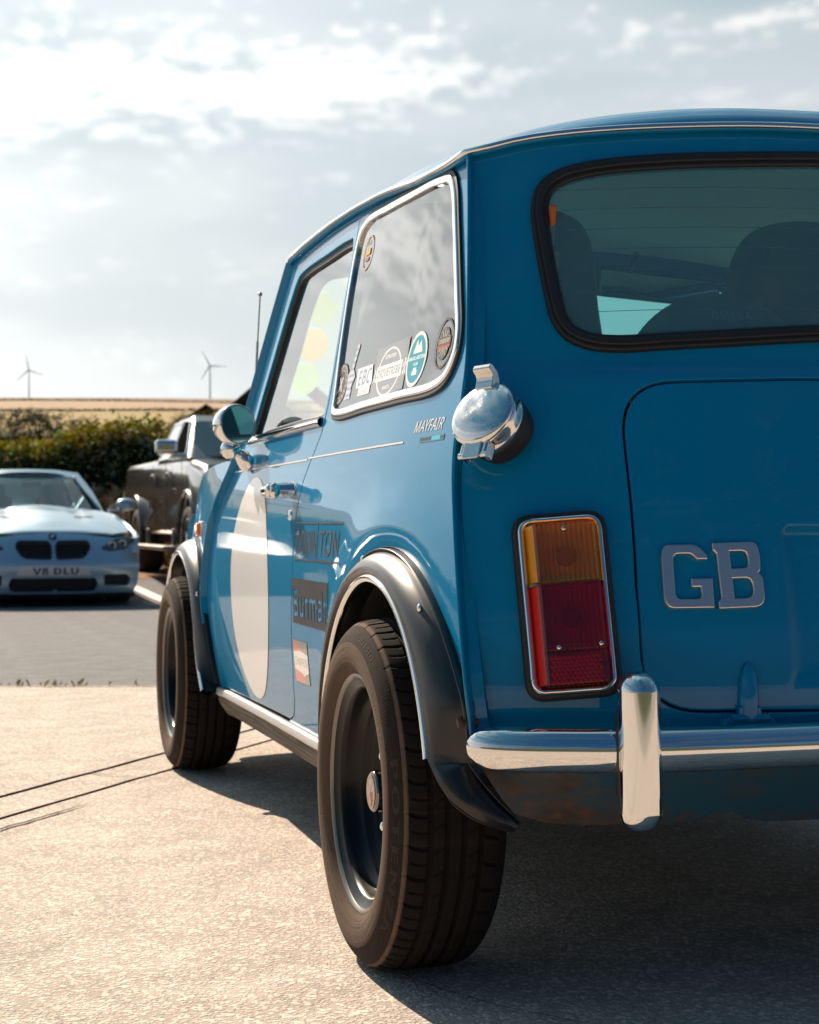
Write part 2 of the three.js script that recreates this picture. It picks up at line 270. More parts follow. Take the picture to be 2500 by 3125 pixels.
// ---------- shared materials ----------
const peel = dots(512, 512, (u, v) => 0.5 + 0.5 * fbm(Math.cos(u * 2 * PI) * 9 + Math.cos(v * 2 * PI) * 8, Math.sin(u * 2 * PI) * 9, Math.sin(v * 2 * PI) * 9, 3));
const M_blue = phys(0.0, 0.200, 0.405, 0.5, { specularIntensity: 0.06, clearcoat: 0.68, clearcoatRoughness: 0.02, bumpMap: tiled(peel, 6), bumpScale: 0.00003 });
const M_blueFlat = phys(0.0015, 0.09, 0.22, 0.5, { clearcoat: 0.6, clearcoatRoughness: 0.15 });
const M_chrome = mat(0.78, 0.77, 0.75, 0.06, { metalness: 1 });
const M_chromeWorn = mat(0.72, 0.71, 0.69, 0.16, { metalness: 1 });
const M_black = phys(0.005, 0.005, 0.006, 0.30, { clearcoat: 0.3, clearcoatRoughness: 0.2 });
const M_rubber = mat(0.014, 0.014, 0.015, 0.55);
const M_dark = mat(0.010, 0.010, 0.011, 0.9);
const M_lining = mat(0.60, 0.62, 0.58, 0.95);
const M_trimInside = mat(0.03, 0.034, 0.036, 0.85);
const M_seat = mat(0.012, 0.018, 0.022, 0.85);
const M_glass = pane(0.86, 0.93, 0.84, 0, { ior: 2.3 }), M_rearGlass = pane(0.34, 0.84, 0.90, 0, { transmission: 0.85 });
const archPoints = (zc, yc, r, a0, a1, n = 40) => Array.from({ length: n + 1 }, (_, i) => { const a = lerp(a0, a1, i / n); return [zc + r * Math.cos(a), yc + r * Math.sin(a)]; });
// ---------- verge, hedge, fields, turbines ----------
const M_earth = mat(1, 1, 1, 1, { map: tiled(mottle([0.36, 0.21, 0.11], 0.5, 0.2), 0.5), bumpMap: tiled(speck, 0.8), bumpScale: 0.02 });
setting('earth_verge', strip(-40, 22, 20.0, 30, 80, 40), M_earth);
setting('white_line', gridGeo(2, 40, (u, v) => { const s = lerp(-3.32, -1.9, v) + (u - 0.5) * 0.13, d = lerp(19.6, 16.0, v) + (u - 0.5) * 0.045; return spot(s, d, groundY(s, d) + 0.006); }), mat(0.78, 0.75, 0.70, 0.7));
setting('hills', planUV(gridGeo(140, 24, (u, v) => { const s = lerp(-60, 60, u), d = -lerp(13, 70, v * v); return spot(s, d, 5.2 * ss(0, 0.45, v) * (0.75 + 0.5 * fbm(s * 0.12, v * 2, 4, 3)) + 0.7 * noise(s * 0.9, v * 9, 2) * ss(0, 0.2, v) - 0.02); }), 1), mat(0.028, 0.036, 0.016, 1));
setting('ground', strip(-900, 900, -900, 6.55, 30, 30, -0.03), mat(0.30, 0.27, 0.23, 0.95));
setting('meadow', strip(-260, 260, 29.8, 440, 60, 60), mat(0.20, 0.17, 0.055, 1));
const fieldMap = (c, sp, rows) => dots(512, 512, (u, v) => { const a = fbm(Math.cos(u * 2 * PI) * 2, Math.sin(u * 2 * PI) * 2 + Math.cos(v * 2 * PI) * 2, Math.sin(v * 2 * PI) * 2, 5), k = 1 + sp * a + rows * Math.sin(u * 2 * PI * 40); return c.map((x) => Math.pow(clamp(x * k), 1 / 2.2)); }, true);
const field = (name, s0, s1, d0, d1, c, sp = 0.5, rows = 0.03) => { const g = strip(s0, s1, d0, d1, 60, 24); setting(name, planUV(g, 1 / 180), mat(1, 1, 1, 1, { map: fieldMap(c, sp, rows) })); };
field('field', -420, 120, 440, 792, [0.33, 0.24, 0.07], 0.5);
field('field', 120, 900, 440, 792, [0.30, 0.21, 0.07], 0.45);
field('field', -900, -420, 440, 792, [0.26, 0.20, 0.07], 0.45);
field('field', -900, 900, 792, 1182, [0.40, 0.27, 0.155], 0.3);
field('field', -2000, 2000, 1182, 1480, [0.25, 0.165, 0.085], 0.4);
setting('hills', strip(-4200, 4200, 1480, 5000, 60, 20), mat(0.24, 0.19, 0.11, 1));
for (const s of [-1, 1]) setting('hills', strip(s < 0 ? -4200 : 260, s < 0 ? -260 : 4200, -900, 440, 40, 40, -0.5), mat(0.20, 0.17, 0.07, 1));
// leaves
const leafClump = (() => { const r = rngOf(21), pos = [], nor = [], idx = [];
  for (let k = 0; k < 7; k++) { const a = r() * 2 * PI, e = (r() - 0.3) * 1.6, c = V3(Math.cos(a) * Math.cos(e), Math.sin(e), Math.sin(a) * Math.cos(e)).multiplyScalar(0.4 + 0.4 * r()), n = V3(r() - 0.5, r() * 0.8 + 0.1, r() - 0.5).normalize(), t = n.clone().cross(V3(r() - 0.5, r() - 0.5, r() - 0.5)).normalize(), b = n.clone().cross(t), L = 0.42 + 0.3 * r(), W = L * 0.36, o = pos.length / 3;
    for (const [x, y, z] of [[-L / 2, 0, -0.05], [-0.1 * L, W / 2, 0.02], [L / 2, 0, -0.06], [-0.1 * L, -W / 2, 0.02]]) { const p = c.clone().addScaledVector(t, x).addScaledVector(b, y).addScaledVector(n, z); pos.push(p.x, p.y, p.z); nor.push(n.x, n.y, n.z); } idx.push(o, o + 1, o + 2, o, o + 2, o + 3); }
  const g = new THREE.BufferGeometry(); g.setAttribute('position', new THREE.Float32BufferAttribute(pos, 3)); g.setAttribute('normal', new THREE.Float32BufferAttribute(nor, 3)); g.setIndex(idx); return g; })();
const M_leaf = phys(1, 1, 1, 0.9, { transmission: 0.75, thickness: 0, side: THREE.DoubleSide });
function leaves(name, parent, n, place, colour, seed, geo = leafClump, m = M_leaf) {   // place(r) -> [x, y, z, size], in the parent's axes
  const r = rngOf(seed), im = new THREE.InstancedMesh(geo, m, n), M = new THREE.Matrix4(), q = new THREE.Quaternion(), e = new THREE.Euler(), c = new THREE.Color();
  for (let i = 0; i < n; i++) { const [x, y, z, s, t] = place(r); q.setFromEuler(e.set(r() * 6.28, r() * 6.28, r() * 6.28)); if (geo !== leafClump) q.setFromEuler(e.set((r() - 0.5) * 1.1, r() * 6.28, (r() - 0.5) * 1.1)); M.compose(V3(x, y, z), q, V3(s, s, s)); im.setMatrixAt(i, M); const k = colour(r, x, y, z, t); im.setColorAt(i, c.setRGB(...k)); }
  im.name = name; im.userData.kind = 'stuff'; im.castShadow = im.receiveShadow = true; parent.add(im); return im;
}
{
  const hedge = thing('hedge', 'thick green hedge behind the parked cars', 'hedge');
  const top = (s) => 1.98 + 0.30 * fbm(s * 0.25, 1, 2, 3) + 0.22 * fbm(s * 1.3, 4, 2, 3) + 0.22 * gauss(s + 4.2, 1.3) - 0.12 * ss(-3.4, -2.2, s) - 0.10 * ss(-5, -7, s);
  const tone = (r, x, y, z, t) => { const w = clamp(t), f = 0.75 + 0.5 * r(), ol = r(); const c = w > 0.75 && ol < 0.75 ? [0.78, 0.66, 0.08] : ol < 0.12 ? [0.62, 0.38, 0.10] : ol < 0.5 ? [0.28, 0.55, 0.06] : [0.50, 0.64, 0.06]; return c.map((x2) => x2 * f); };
  leaves('foliage', hedge, 30000, (r) => {
    const s = lerp(-34, 9, Math.pow(r(), 0.75)), h = top(s), g = 0.55, v = Math.pow(r(), 0.75), y = lerp(g, h, v), bulge = 0.45 * Math.sin(PI * Math.min(1, v * 0.92 + 0.08)) + 0.35 * fbm(s * 1.1, y * 1.5, 7, 3);
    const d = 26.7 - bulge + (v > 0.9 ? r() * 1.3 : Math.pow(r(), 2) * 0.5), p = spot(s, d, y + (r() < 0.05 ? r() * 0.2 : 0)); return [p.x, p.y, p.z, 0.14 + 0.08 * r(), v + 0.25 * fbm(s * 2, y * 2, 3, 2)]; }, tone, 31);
  part('branches', gridGeo(90, 6, (u, v) => { const s = lerp(-34, 9, u), a = v * PI; return spot(s, 27.0 - 0.38 * Math.sin(a) * (1 + 0.4 * noise(s * 2, v * 3, 1)), lerp(0.5, top(s) - 0.28, v)); }), mat(0.08, 0.12, 0.02, 1), hedge);
}
const blade = (() => { const g = new THREE.BufferGeometry(), pos = [], idx = [], r = rngOf(4); for (let k = 0; k < 6; k++) { const a = r() * 6.28, l = 0.5 + 0.5 * r(), x = (r() - 0.5) * 0.3, z = (r() - 0.5) * 0.3, dx = Math.cos(a) * 0.35 * l, dz = Math.sin(a) * 0.35 * l, w = 0.018, o = pos.length / 3; pos.push(x - w, 0, z, x + w, 0, z, x + dx * 0.4, l * 0.65, z + dz * 0.4, x + dx, l * (0.9 - 0.2 * r()), z + dz); idx.push(o, o + 1, o + 2, o + 2, o + 1, o + 3); } g.setAttribute('position', new THREE.Float32BufferAttribute(pos, 3)); g.setIndex(idx); g.computeVertexNormals(); return g; })();
{
  const dry = new THREE.Group(); dry.name = 'grass'; dry.userData = { kind: 'stuff', label: 'dry straw-coloured grass on the bank below the hedge', category: 'grass' }; scene.add(dry);
  leaves('grass_blades', dry, 9000, (r) => { const s = lerp(-32, 8, Math.pow(r(), 0.7)), d = lerp(22.6, 25.9, Math.pow(r(), 0.8)), p = spot(s, d, groundY(s, d) - 0.02); return [p.x, p.y, p.z, 0.18 + 0.34 * r()]; }, (r) => { const k = 0.6 + 0.6 * r(), o = r(); return (o < 0.25 ? [0.10, 0.10, 0.03] : o < 0.6 ? [0.30, 0.19, 0.10] : [0.38, 0.27, 0.15]).map((x) => x * k); }, 41, blade, mat(1, 1, 1, 0.9, { side: THREE.DoubleSide }));
}
{
  const edge = new THREE.Group(); edge.name = 'grass'; edge.userData = { kind: 'stuff', label: 'dry wisps of grass in the seam between concrete and road', category: 'grass' }; scene.add(edge);
  leaves('grass_blades', edge, 34, (r) => { const s = r() < 0.6 ? lerp(-1.75, -1.25, r()) : lerp(-2.6, 1, r()), p = spot(s, 6.61 + 0.05 * (r() - 0.5), 0); return [p.x, 0, p.z, 0.025 + 0.04 * r() * r()]; }, (r) => { const k = 0.6 + 0.5 * r(); return [0.42 * k, 0.32 * k, 0.12 * k]; }, 43, blade, mat(1, 1, 1, 0.9, { side: THREE.DoubleSide }));
}
function bush(label, s, d, w, h, n, seed, base, cat = 'bush', name = 'bush') {
  const g = groundY(s, d), t = thing(name, label, cat, spot(s, d, g).toArray(), -YAW), r0 = rngOf(seed), lumps = Array.from({ length: 9 }, () => [(r0() - 0.5) * w * 0.75, h * (0.35 + 0.4 * r0()), (r0() - 0.5) * w * 0.4, w * (0.14 + 0.12 * r0())]);
  leaves('crown', t, n, (r) => { const L = lumps[Math.floor(r() * lumps.length)], a = r() * 6.28, u = r() * 2 - 1, k = Math.sqrt(1 - u * u), R = L[3] * (0.75 + 0.35 * Math.pow(r(), 0.5)); return [L[0] + R * k * Math.cos(a), Math.max(0.1, L[1] + R * u * 0.9), L[2] + R * k * Math.sin(a), w * 0.03 + w * 0.02 * r(), u]; }, (r, x, y, z, u) => { const k = (0.65 + 0.6 * r()) * (0.8 + 0.3 * u); return base.map((c) => c * k); }, seed + 1);
  part('trunk', lathe([[w * 0.022, 0], [w * 0.016, h * 0.4], [w * 0.006, h * 0.8]], 8), mat(0.06, 0.045, 0.03, 1), t);
}
bush('tallest rounded olive tree in the field beyond the hedge', -23.2, 300, 9.5, 6.6, 2600, 51, [0.30, 0.24, 0.08], 'tree', 'tree');
bush('broad low olive bush left of the tallest field tree', -36, 290, 10, 3.9, 2400, 53, [0.28, 0.23, 0.07]);
bush('small olive bush farthest left of the field trees', -48, 280, 7, 2.9, 1600, 55, [0.26, 0.22, 0.07]);
bush('low dark bush row at the left field edge', -66, 300, 20, 2.2, 1600, 57, [0.18, 0.18, 0.06]);
bush('yellow-green bush rising over the hedge beside the pickup cab', -3.05, 30, 2.4, 1.75, 1100, 59, [0.50, 0.48, 0.06]);
function hedgerow(label, pts, h, seed, n) {
  const t = thing('hedgerow', label, 'hedgerow'); const c = new THREE.CatmullRomCurve3(pts.map(([s, d]) => V3(s, 0, d)));
  leaves('foliage', t, n, (r) => { const q = c.getPoint(r()), big = Math.pow(Math.max(0, fbm(q.x * 0.03, 3, q.z * 0.02, 3)), 0.7), hh = h * (0.55 + 1.1 * big), y = r() * hh; const p = spot(q.x + (r() - 0.5) * 4, q.z + (r() - 0.5) * h * 2, groundY(q.x, q.z) + y); return [p.x, p.y, p.z, h * (0.45 + 0.35 * r()), y / hh]; }, (r, x, y, z, u) => { const k = 0.6 + 0.6 * r(); return [0.085 * k, 0.08 * k, 0.035 * k]; }, seed);
}
hedgerow('dark hedgerow across the slope below the pale field', [[-420, 815], [-200, 780], [-90, 800], [40, 760], [200, 800]], 1.5, 71, 5000);
hedgerow('thin hedgerow high on the hill under the brown field', [[-620, 1160], [-300, 1175], [-180, 1195], [0, 1170], [300, 1190]], 1.5, 73, 5000);
function barn(label, s, d, w, h, eave, turn) {
  const t = thing('barn', label, 'barn', spot(s, d, groundY(s, d) - 0.3).toArray(), turn), L = w * 1.6;
  part('wall', box(w, eave, L, 0, eave / 2, 0, 0.02), mat(0.12, 0.09, 0.07, 0.95), t);
  for (const k of [-1, 1]) part('roof', box(Math.hypot(w / 2, h - eave) * 1.06, 0.12, L * 1.04, k * w / 4, (h + eave) / 2 + 0.03, 0, 0.03, 0, 0, -k * Math.atan2(h - eave, w / 2)), mat(0.075, 0.05, 0.042, 0.9), t);
}
barn('brown gabled barn roof above the door mirror of the small car', -17.7, 150, 4.8, 4.75, 3.1, -YAW);
barn('large dark barn roof beside the windscreen pillar', -9.5, 130, 9.5, 7.3, 3.2, -YAW + 0.05);
function turbine(label, s, d, hub, blade0, r) {
  const y0 = groundY(s, d), t = thing('wind_turbine', label, 'wind turbine', spot(s, d, y0).toArray(), -YAW), M = mat(0.16, 0.18, 0.185, 0.7), H = hub - y0;
  part('tower', lathe([[r * 0.055, 0], [r * 0.045, H * 0.4], [r * 0.030, H]], 16), M, t); part('nacelle', box(r * 0.075, r * 0.08, r * 0.2, 0, H + r * 0.02, -r * 0.03, r * 0.02), M, t); part('rotor_hub', moved(new THREE.SphereGeometry(r * 0.045, 14, 10), 0, H, r * 0.09, 0, 0, 0, [1, 1, 1.4]), M, t);
  for (let k = 0; k < 3; k++) { const s2 = new THREE.Shape([[-0.018, 0], [0.018, 0], [0.042, 0.16], [0.03, 0.5], [0.010, 1], [-0.004, 1], [-0.018, 0.3]].map(([a, b]) => new THREE.Vector2(a * r, b * r))); const g = new THREE.ExtrudeGeometry(s2, { depth: r * 0.012, bevelEnabled: true, bevelSize: r * 0.004, bevelThickness: r * 0.006, bevelSegments: 1 }); g.rotateY(0.25); const b = part('blade', g, M, t); b.position.set(0, H, r * 0.10); b.rotation.z = blade0 + k * 2 * PI / 3; }
}
turbine('left wind turbine on the hilltop, above the parked silver car', -452.5, 2000, 182.5, 0.2, 18.2);
turbine('right wind turbine on the hilltop, nearer the tall aerial', -237.2, 2000, 187.6, 0.49, 19.2);
// ---------- parked vehicles; each in its own axes: z forward, y up, x towards its left side ----------
const HEAD = ASIDE.clone().multiplyScalar(0.33).addScaledVector(AHEAD, -0.944), TURN = Math.atan2(HEAD.x, HEAD.z);
const M_darkGlass = phys(0.02, 0.03, 0.032, 0.03, { clearcoat: 1 }), M_tyreFar = mat(0.025, 0.022, 0.02, 0.85), M_alloy = mat(0.45, 0.44, 0.43, 0.35, { metalness: 0.8 });
function roadWheel(parent, x, y, z, R, w, side, rimM = M_alloy, spokes = 5) {
  const g = new THREE.Group(); g.name = 'wheel'; g.position.set(x, y, z); g.rotation.y = side > 0 ? 0 : PI; parent.add(g);
  const ax = (q) => moved(q, 0, 0, 0, 0, 0, -PI / 2);
  part('tyre', ax(lathe([[R * 0.66, -w], [R * 0.9, -w * 1.02], [R * 0.97, -w * 0.93], [R, -w * 0.75], [R, -w * 0.25], [R * 0.97, -w * 0.06], [R * 0.9, 0.012], [R * 0.78, 0.014], [R * 0.66, 0]], 48)), M_tyreFar, g);
  part('rim', [ax(lathe([[R * 0.67, 0.002], [R * 0.64, -0.006], [R * 0.60, -0.05], [R * 0.1, -0.06], [0, -0.06]], 40)), ...Array.from({ length: spokes }, (_, k) => moved(box(0.03, R * 0.56, R * 0.13, 0, R * 0.32, 0, 0.01), -0.02, 0, 0, k * 2 * PI / spokes)), ax(cyl(R * 0.13, R * 0.13, 0.03))], rimM, g);
}
{
  const b = thing('silver_coupe', 'silver sports coupe with V8 DLU number plate parked facing the camera', 'car', spot(-3.56, 16.85, groundY(-3.56, 16.85) - 0.0).toArray(), TURN);
  const M = phys(0.42, 0.58, 0.68, 0.35, { metalness: 0.5, clearcoat: 1, clearcoatRoughness: 0.04 }), Mb = mat(0.010, 0.011, 0.012, 0.6), FW = V3(0, 0, 1);
  const fz = (x, y) => -0.20 * Math.pow(Math.abs(x) / 0.88, 2.7) - 0.16 * Math.pow(Math.max(0, (y - 0.42) / 0.32), 2) - 0.05 * Math.pow(Math.max(0, (0.24 - y) / 0.14), 2) + 0.03 * gauss(y - 0.40, 0.10);
  const fA = (x, y) => V3(x, y, fz(x, y));
  const sym = (half) => [...half, ...[...half].reverse().filter(([x]) => Math.abs(x) > 1e-6).map(([x, y, r]) => [-x, y, r])];
  const kid = (s) => roundPoly([[0.035 * s, 0.485, 0.02], [0.30 * s, 0.495, 0.05], [0.365 * s, 0.60, 0.05], [0.34 * s, 0.652, 0.03], [0.05 * s, 0.648, 0.03], [0.028 * s, 0.60, 0.02]]);
  const low = roundPoly([[-0.42, 0.135, 0.03], [0.42, 0.135, 0.03], [0.455, 0.22, 0.03], [0.42, 0.295, 0.02], [-0.42, 0.295, 0.02], [-0.455, 0.22, 0.03]]);
  const vent = (s) => roundPoly([[0.51 * s, 0.205, 0.02], [0.77 * s, 0.20, 0.03], [0.80 * s, 0.28, 0.03], [0.74 * s, 0.325, 0.03], [0.50 * s, 0.32, 0.02]]);
  const lampL = (s) => roundPoly([[0.475 * s, 0.585, 0.03], [0.56 * s, 0.553, 0.03], [0.74 * s, 0.575, 0.03], [0.825 * s, 0.66, 0.02], [0.80 * s, 0.695, 0.02], [0.63 * s, 0.675, 0.03]]);
  const face = roundPoly(sym([[0, 0.742], [-0.33, 0.725], [-0.62, 0.69], [-0.80, 0.70], [-0.885, 0.60, 0.03], [-0.89, 0.40, 0.03], [-0.87, 0.20, 0.06], [-0.80, 0.115, 0.04], [0, 0.105]]));
  const bumper = part('front_bumper', panel(face, [kid(1), kid(-1), low, vent(1), vent(-1)], fA, FW, { step: 0.05, depth: 0.05 }), M, b);
  for (const s of [1, -1]) {
    const k = part('kidney_grille', panel(insetLoop(kid(s), -0.004), [], (x, y) => fA(x, y).add(V3(0, 0, -0.035)), FW, { step: 0.06, depth: 0 }), Mb, b);
    part('grille_frame', panel(insetLoop(kid(s), -0.010), [insetLoop(kid(s), 0.008)], fA, FW, { step: 0.05, depth: 0.01, lift: 0.010, bevel: 0.004 }), mat(0.05, 0.05, 0.05, 0.3, { metalness: 0.7 }), k);
    part('grille_slats', Array.from({ length: 9 }, (_, i) => { const x = s * (0.06 + i * 0.033); return box(0.008, 0.14, 0.012, x, 0.57, fz(x, 0.57) - 0.015, 0.003); }), mat(0.02, 0.02, 0.02, 0.4), k).userData.kind = 'stuff';
    part('side_vent', panel(insetLoop(vent(s), -0.006), [], (x, y) => fA(x, y).add(V3(0, 0, -0.045)), FW, { step: 0.08, depth: 0 }), Mb, b);
    const h = part('headlamp', panel(lampL(s), [], fA, FW, { step: 0.05, depth: 0.01, lift: 0.006, bevel: 0.004 }), phys(0.10, 0.10, 0.10, 0.12, { clearcoat: 1, clearcoatRoughness: 0.02, metalness: 0.4 }), b);
    for (const [x, y, r] of [[0.60, 0.613, 0.036], [0.715, 0.63, 0.034]]) part('lamp_ring', moved(new THREE.TorusGeometry(r, 0.008, 10, 28), s * x, y, fz(x, y) + 0.008), mat(0.85, 0.82, 0.72, 0.15, { metalness: 0.6 }), h);
    part('side_reflector', box(0.02, 0.03, 0.10, s * 0.83, 0.52, fz(0.83, 0.52) + 0.005, 0.008, 0, s * 0.9), mat(0.55, 0.2, 0.05, 0.3), b);
  }
  part('lower_intake', panel(insetLoop(low, -0.006), [], (x, y) => fA(x, y).add(V3(0, 0, -0.045)), FW, { step: 0.08, depth: 0 }), Mb, b);
  part('intake_frame', panel(insetLoop(low, -0.012), [insetLoop(low, 0.004)], fA, FW, { step: 0.05, depth: 0.01, lift: 0.007, bevel: 0.003 }), M, b);
  part('splitter', panel(roundPoly([[-0.84, 0.085, 0.03], [0.84, 0.085, 0.03], [0.85, 0.125], [-0.85, 0.125]]), [], (x, y) => fA(x, y).add(V3(0, 0, 0.02)), FW, { step: 0.06, depth: 0.1 }), Mb, b);
  const plate = pic(512, 128, (c, w, h) => { c.fillStyle = '#e9e4da'; c.fillRect(0, 0, w, h); c.fillStyle = '#1b1b1c'; c.font = 'bold 104px sans-serif'; c.textAlign = 'center'; c.textBaseline = 'middle'; c.save(); c.translate(268, 68); c.scale(0.80, 1); c.fillText('V8 DLU', 0, 0); c.restore(); });
  part('number_plate', panel(roundPoly([[-0.365, 0.318, 0.01], [0.365, 0.318, 0.01], [0.335, 0.41, 0.01], [-0.335, 0.41, 0.01]]), [], fA, FW, { step: 0.06, depth: 0.012, lift: 0.014, uvBox: [-0.42, 0.31, 0.42, 0.42] }), mat(1, 1, 1, 0.35, { map: plate }), b);
  const logo = pic(128, 128, (c) => { c.fillStyle = '#15171a'; c.fillRect(0, 0, 128, 128); c.fillStyle = '#e8e8e8'; c.beginPath(); c.arc(64, 64, 40, 0, 7); c.fill(); c.fillStyle = '#2f77b4'; for (const a of [PI, 0]) { c.beginPath(); c.moveTo(64, 64); c.arc(64, 64, 40, a, a + PI / 2); c.fill(); } });
  part('badge', moved(new THREE.CylinderGeometry(0.040, 0.042, 0.012, 32), 0, 0.708, fz(0, 0.708) + 0.014, PI / 2 - 0.75, PI / 2, 0), mat(1, 1, 1, 0.3, { map: logo }), b);
  const hoodY = (x, z) => { const t = clamp(-(z + 0.163) / 1.12); return 0.742 + 0.275 * Math.pow(t, 0.72) - 0.085 * Math.pow(Math.abs(x) / 0.86, 2.6) + 0.022 * gauss(x, 0.24) * ss(0.05, 0.3, t) - 0.012 * gauss(Math.abs(x) - 0.36, 0.05) * ss(0.2, 0.5, t); };
  part('bonnet', panel(sym([[0, fz(0, 0.742) - 0.004], [-0.33, fz(0.33, 0.725) - 0.006], [-0.62, fz(0.62, 0.69) - 0.012], [-0.80, -0.345], [-0.84, -0.7], [-0.83, -1.22], [-0.4, -1.32], [0, -1.36]]), [], (x, z) => V3(x, hoodY(x, z), z), V3(0, 1, 0), { step: 0.06, depth: 0.02 }), M, b);
  for (const s of [-1, 1]) part('bonnet_vent', panel(roundPoly([[0.30 * s, -0.72, 0.02], [0.52 * s, -0.78, 0.02], [0.50 * s, -0.83, 0.02], [0.31 * s, -0.79, 0.02]]), [], (x, z) => V3(x, hoodY(x, z), z), V3(0, 1, 0), { step: 0.05, depth: 0, lift: 0.004 }), Mb, b);
  const sX = (z, y) => 0.905 - 0.10 * Math.pow((y - 0.55) / 0.45, 2) - 0.06 * Math.pow(Math.max(0, (z + 0.45) / 0.45), 2) + 0.015 * gauss(Math.hypot(z + 0.78, y - 0.33) - 0.38, 0.08);
  for (const s of [1, -1]) {
    const sA = (z, y) => V3(s * sX(z, y), y, z), O = V3(s, 0, 0);
    part('body_side', panel([[-0.20, 0.68], [-0.33, 0.735], [-0.70, 0.82], [-1.22, 0.905], [-2.4, 0.93], [-3.6, 0.95], [-4.4, 0.92], [-4.5, 0.5], [-4.35, 0.25], [-3.95, 0.25], ...archPoints(-3.55, 0.32, 0.36, 0.2 + PI, PI, 1).slice(0, 0), [-3.92, 0.3], ...archPoints(-3.54, 0.33, 0.37, PI, 0, 20), [-3.16, 0.17], [-1.15, 0.17], ...archPoints(-0.78, 0.33, 0.37, PI, 0, 20), [-0.30, 0.17], [-0.17, 0.40]], [], sA, O, { step: 0.07, depth: 0.04 }), M, b);
    roadWheel(b, s * 0.87, 0.325, -0.78, 0.325, 0.22, s); roadWheel(b, s * 0.87, 0.325, -3.54, 0.325, 0.24, s);
    const mr = part('door_mirror', [moved(new THREE.SphereGeometry(0.1, 24, 16), s * 1.0, 1.045, -1.62, 0, 0, 0, [1.15, 0.72, 0.75]), box(0.14, 0.03, 0.05, s * 0.86, 0.985, -1.62, 0.012)], M, b);
    part('mirror_glass', box(0.17, 0.10, 0.01, s * 1.0, 1.045, -1.685, 0.004), M_darkGlass, mr);
    part('side_window', panel(roundPoly([[-1.35, 0.985, 0.02], [-2.10, 1.36, 0.05], [-3.0, 1.34, 0.1], [-3.5, 1.0, 0.05]]), [], (z, y) => V3(s * (0.70 - 0.55 * (y - 0.96)), y, z), O, { step: 0.1, depth: 0.01 }), M_darkGlass, b);
  }
  const wz = (x, y) => -1.30 - (y - 1.0) * 2.02 - 0.22 * Math.pow(Math.abs(x) / 0.7, 2.2), wA = (x, y) => V3(x, y, wz(x, y));
  const wl = sym([[0, 1.005], [-0.4, 0.995], [-0.69, 0.965], [-0.60, 1.17], [-0.515, 1.352], [-0.3, 1.372], [0, 1.378]]);
  const wsn = part('windscreen', panel(roundPoly(wl), [], wA, V3(0, 0.5, 1), { step: 0.06, depth: 0 }), pane(0.55, 0.75, 0.77, 0), b);
  part('windscreen_frame', panel(insetLoop(roundPoly(wl), -0.065), [insetLoop(roundPoly(wl), 0.004)], wA, V3(0, 0.5, 1), { step: 0.06, depth: 0.03, lift: 0.006, bevel: 0.006 }), M, b);
  part('roof', gridGeo(24, 30, (u, v) => { const k = 2 * u - 1, z = lerp(-2.02, -4.0, v); return V3(k * 0.56, 1.385 + 0.055 * Math.sin(Math.min(1, v * 1.6 + 0.25) * PI * 0.6) - 0.09 * Math.pow(Math.abs(k), 3) - 0.42 * Math.pow(Math.max(0, v - 0.45) / 0.55, 2), z - 0.18 * k * k * (1 - v)); }), M, b);
  part('boot_lid', gridGeo(8, 8, (u, v) => V3((2 * u - 1) * 0.8, 0.99 - 0.08 * v * v, lerp(-3.8, -4.5, v))), M, b);
  part('rear_bumper', box(1.74, 0.55, 0.1, 0, 0.6, -4.48, 0.04), M, b);
  part('dashboard', box(1.3, 0.12, 0.5, 0, 0.93, -1.72, 0.05), mat(0.05, 0.055, 0.055, 0.8), b);
  for (const s of [-1, 1]) part('seat', [box(0.42, 0.62, 0.16, s * 0.34, 0.85, -2.65, 0.07, -0.15), box(0.26, 0.18, 0.10, s * 0.34, 1.20, -2.72, 0.05)], mat(0.10, 0.10, 0.095, 0.8), b);
  part('wiper', [box(0.6, 0.012, 0.014, -0.15, 1.0, -1.29, 0.004, 0, 0.1), box(0.5, 0.012, 0.014, 0.36, 0.995, -1.35, 0.004, 0, 0.2)], Mb, b);
  part('interior_mirror', box(0.22, 0.06, 0.03, 0, 1.27, -1.92, 0.02), Mb, b);
  part('underbody', box(1.5, 0.12, 4.2, 0, 0.2, -2.3, 0.04), Mb, b);
  part('bulkhead', box(1.4, 0.6, 0.05, 0, 0.6, -1.3, 0.01), Mb, b);
}
// two more cars in the same row, left of the picture; they show in the blue car's side
for (const [s, d, c, label] of [[-6.05, 16.0, [0.035, 0.04, 0.05], 'dark coupe of the parked row, mirrored in the small blue car'], [-8.6, 15.1, [0.75, 0.75, 0.74], 'white coupe of the parked row, mirrored in the small blue car']]) {
  const o = scene.children.find((q) => q.name === 'silver_coupe').clone(), old = o.children[0].material, M = phys(...c, 0.35, { clearcoat: 1, clearcoatRoughness: 0.04 });
  o.name = 'parked_coupe' + (c[0] > 0.5 ? '_001' : ''); o.position.copy(spot(s, d, groundY(s, d))); o.userData = { label, category: 'car' };
  for (const q of o.children.filter((q) => q.name === 'number_plate')) o.remove(q);
  o.traverse((q) => { if (q.material === old) q.material = M; }); scene.add(o);
}
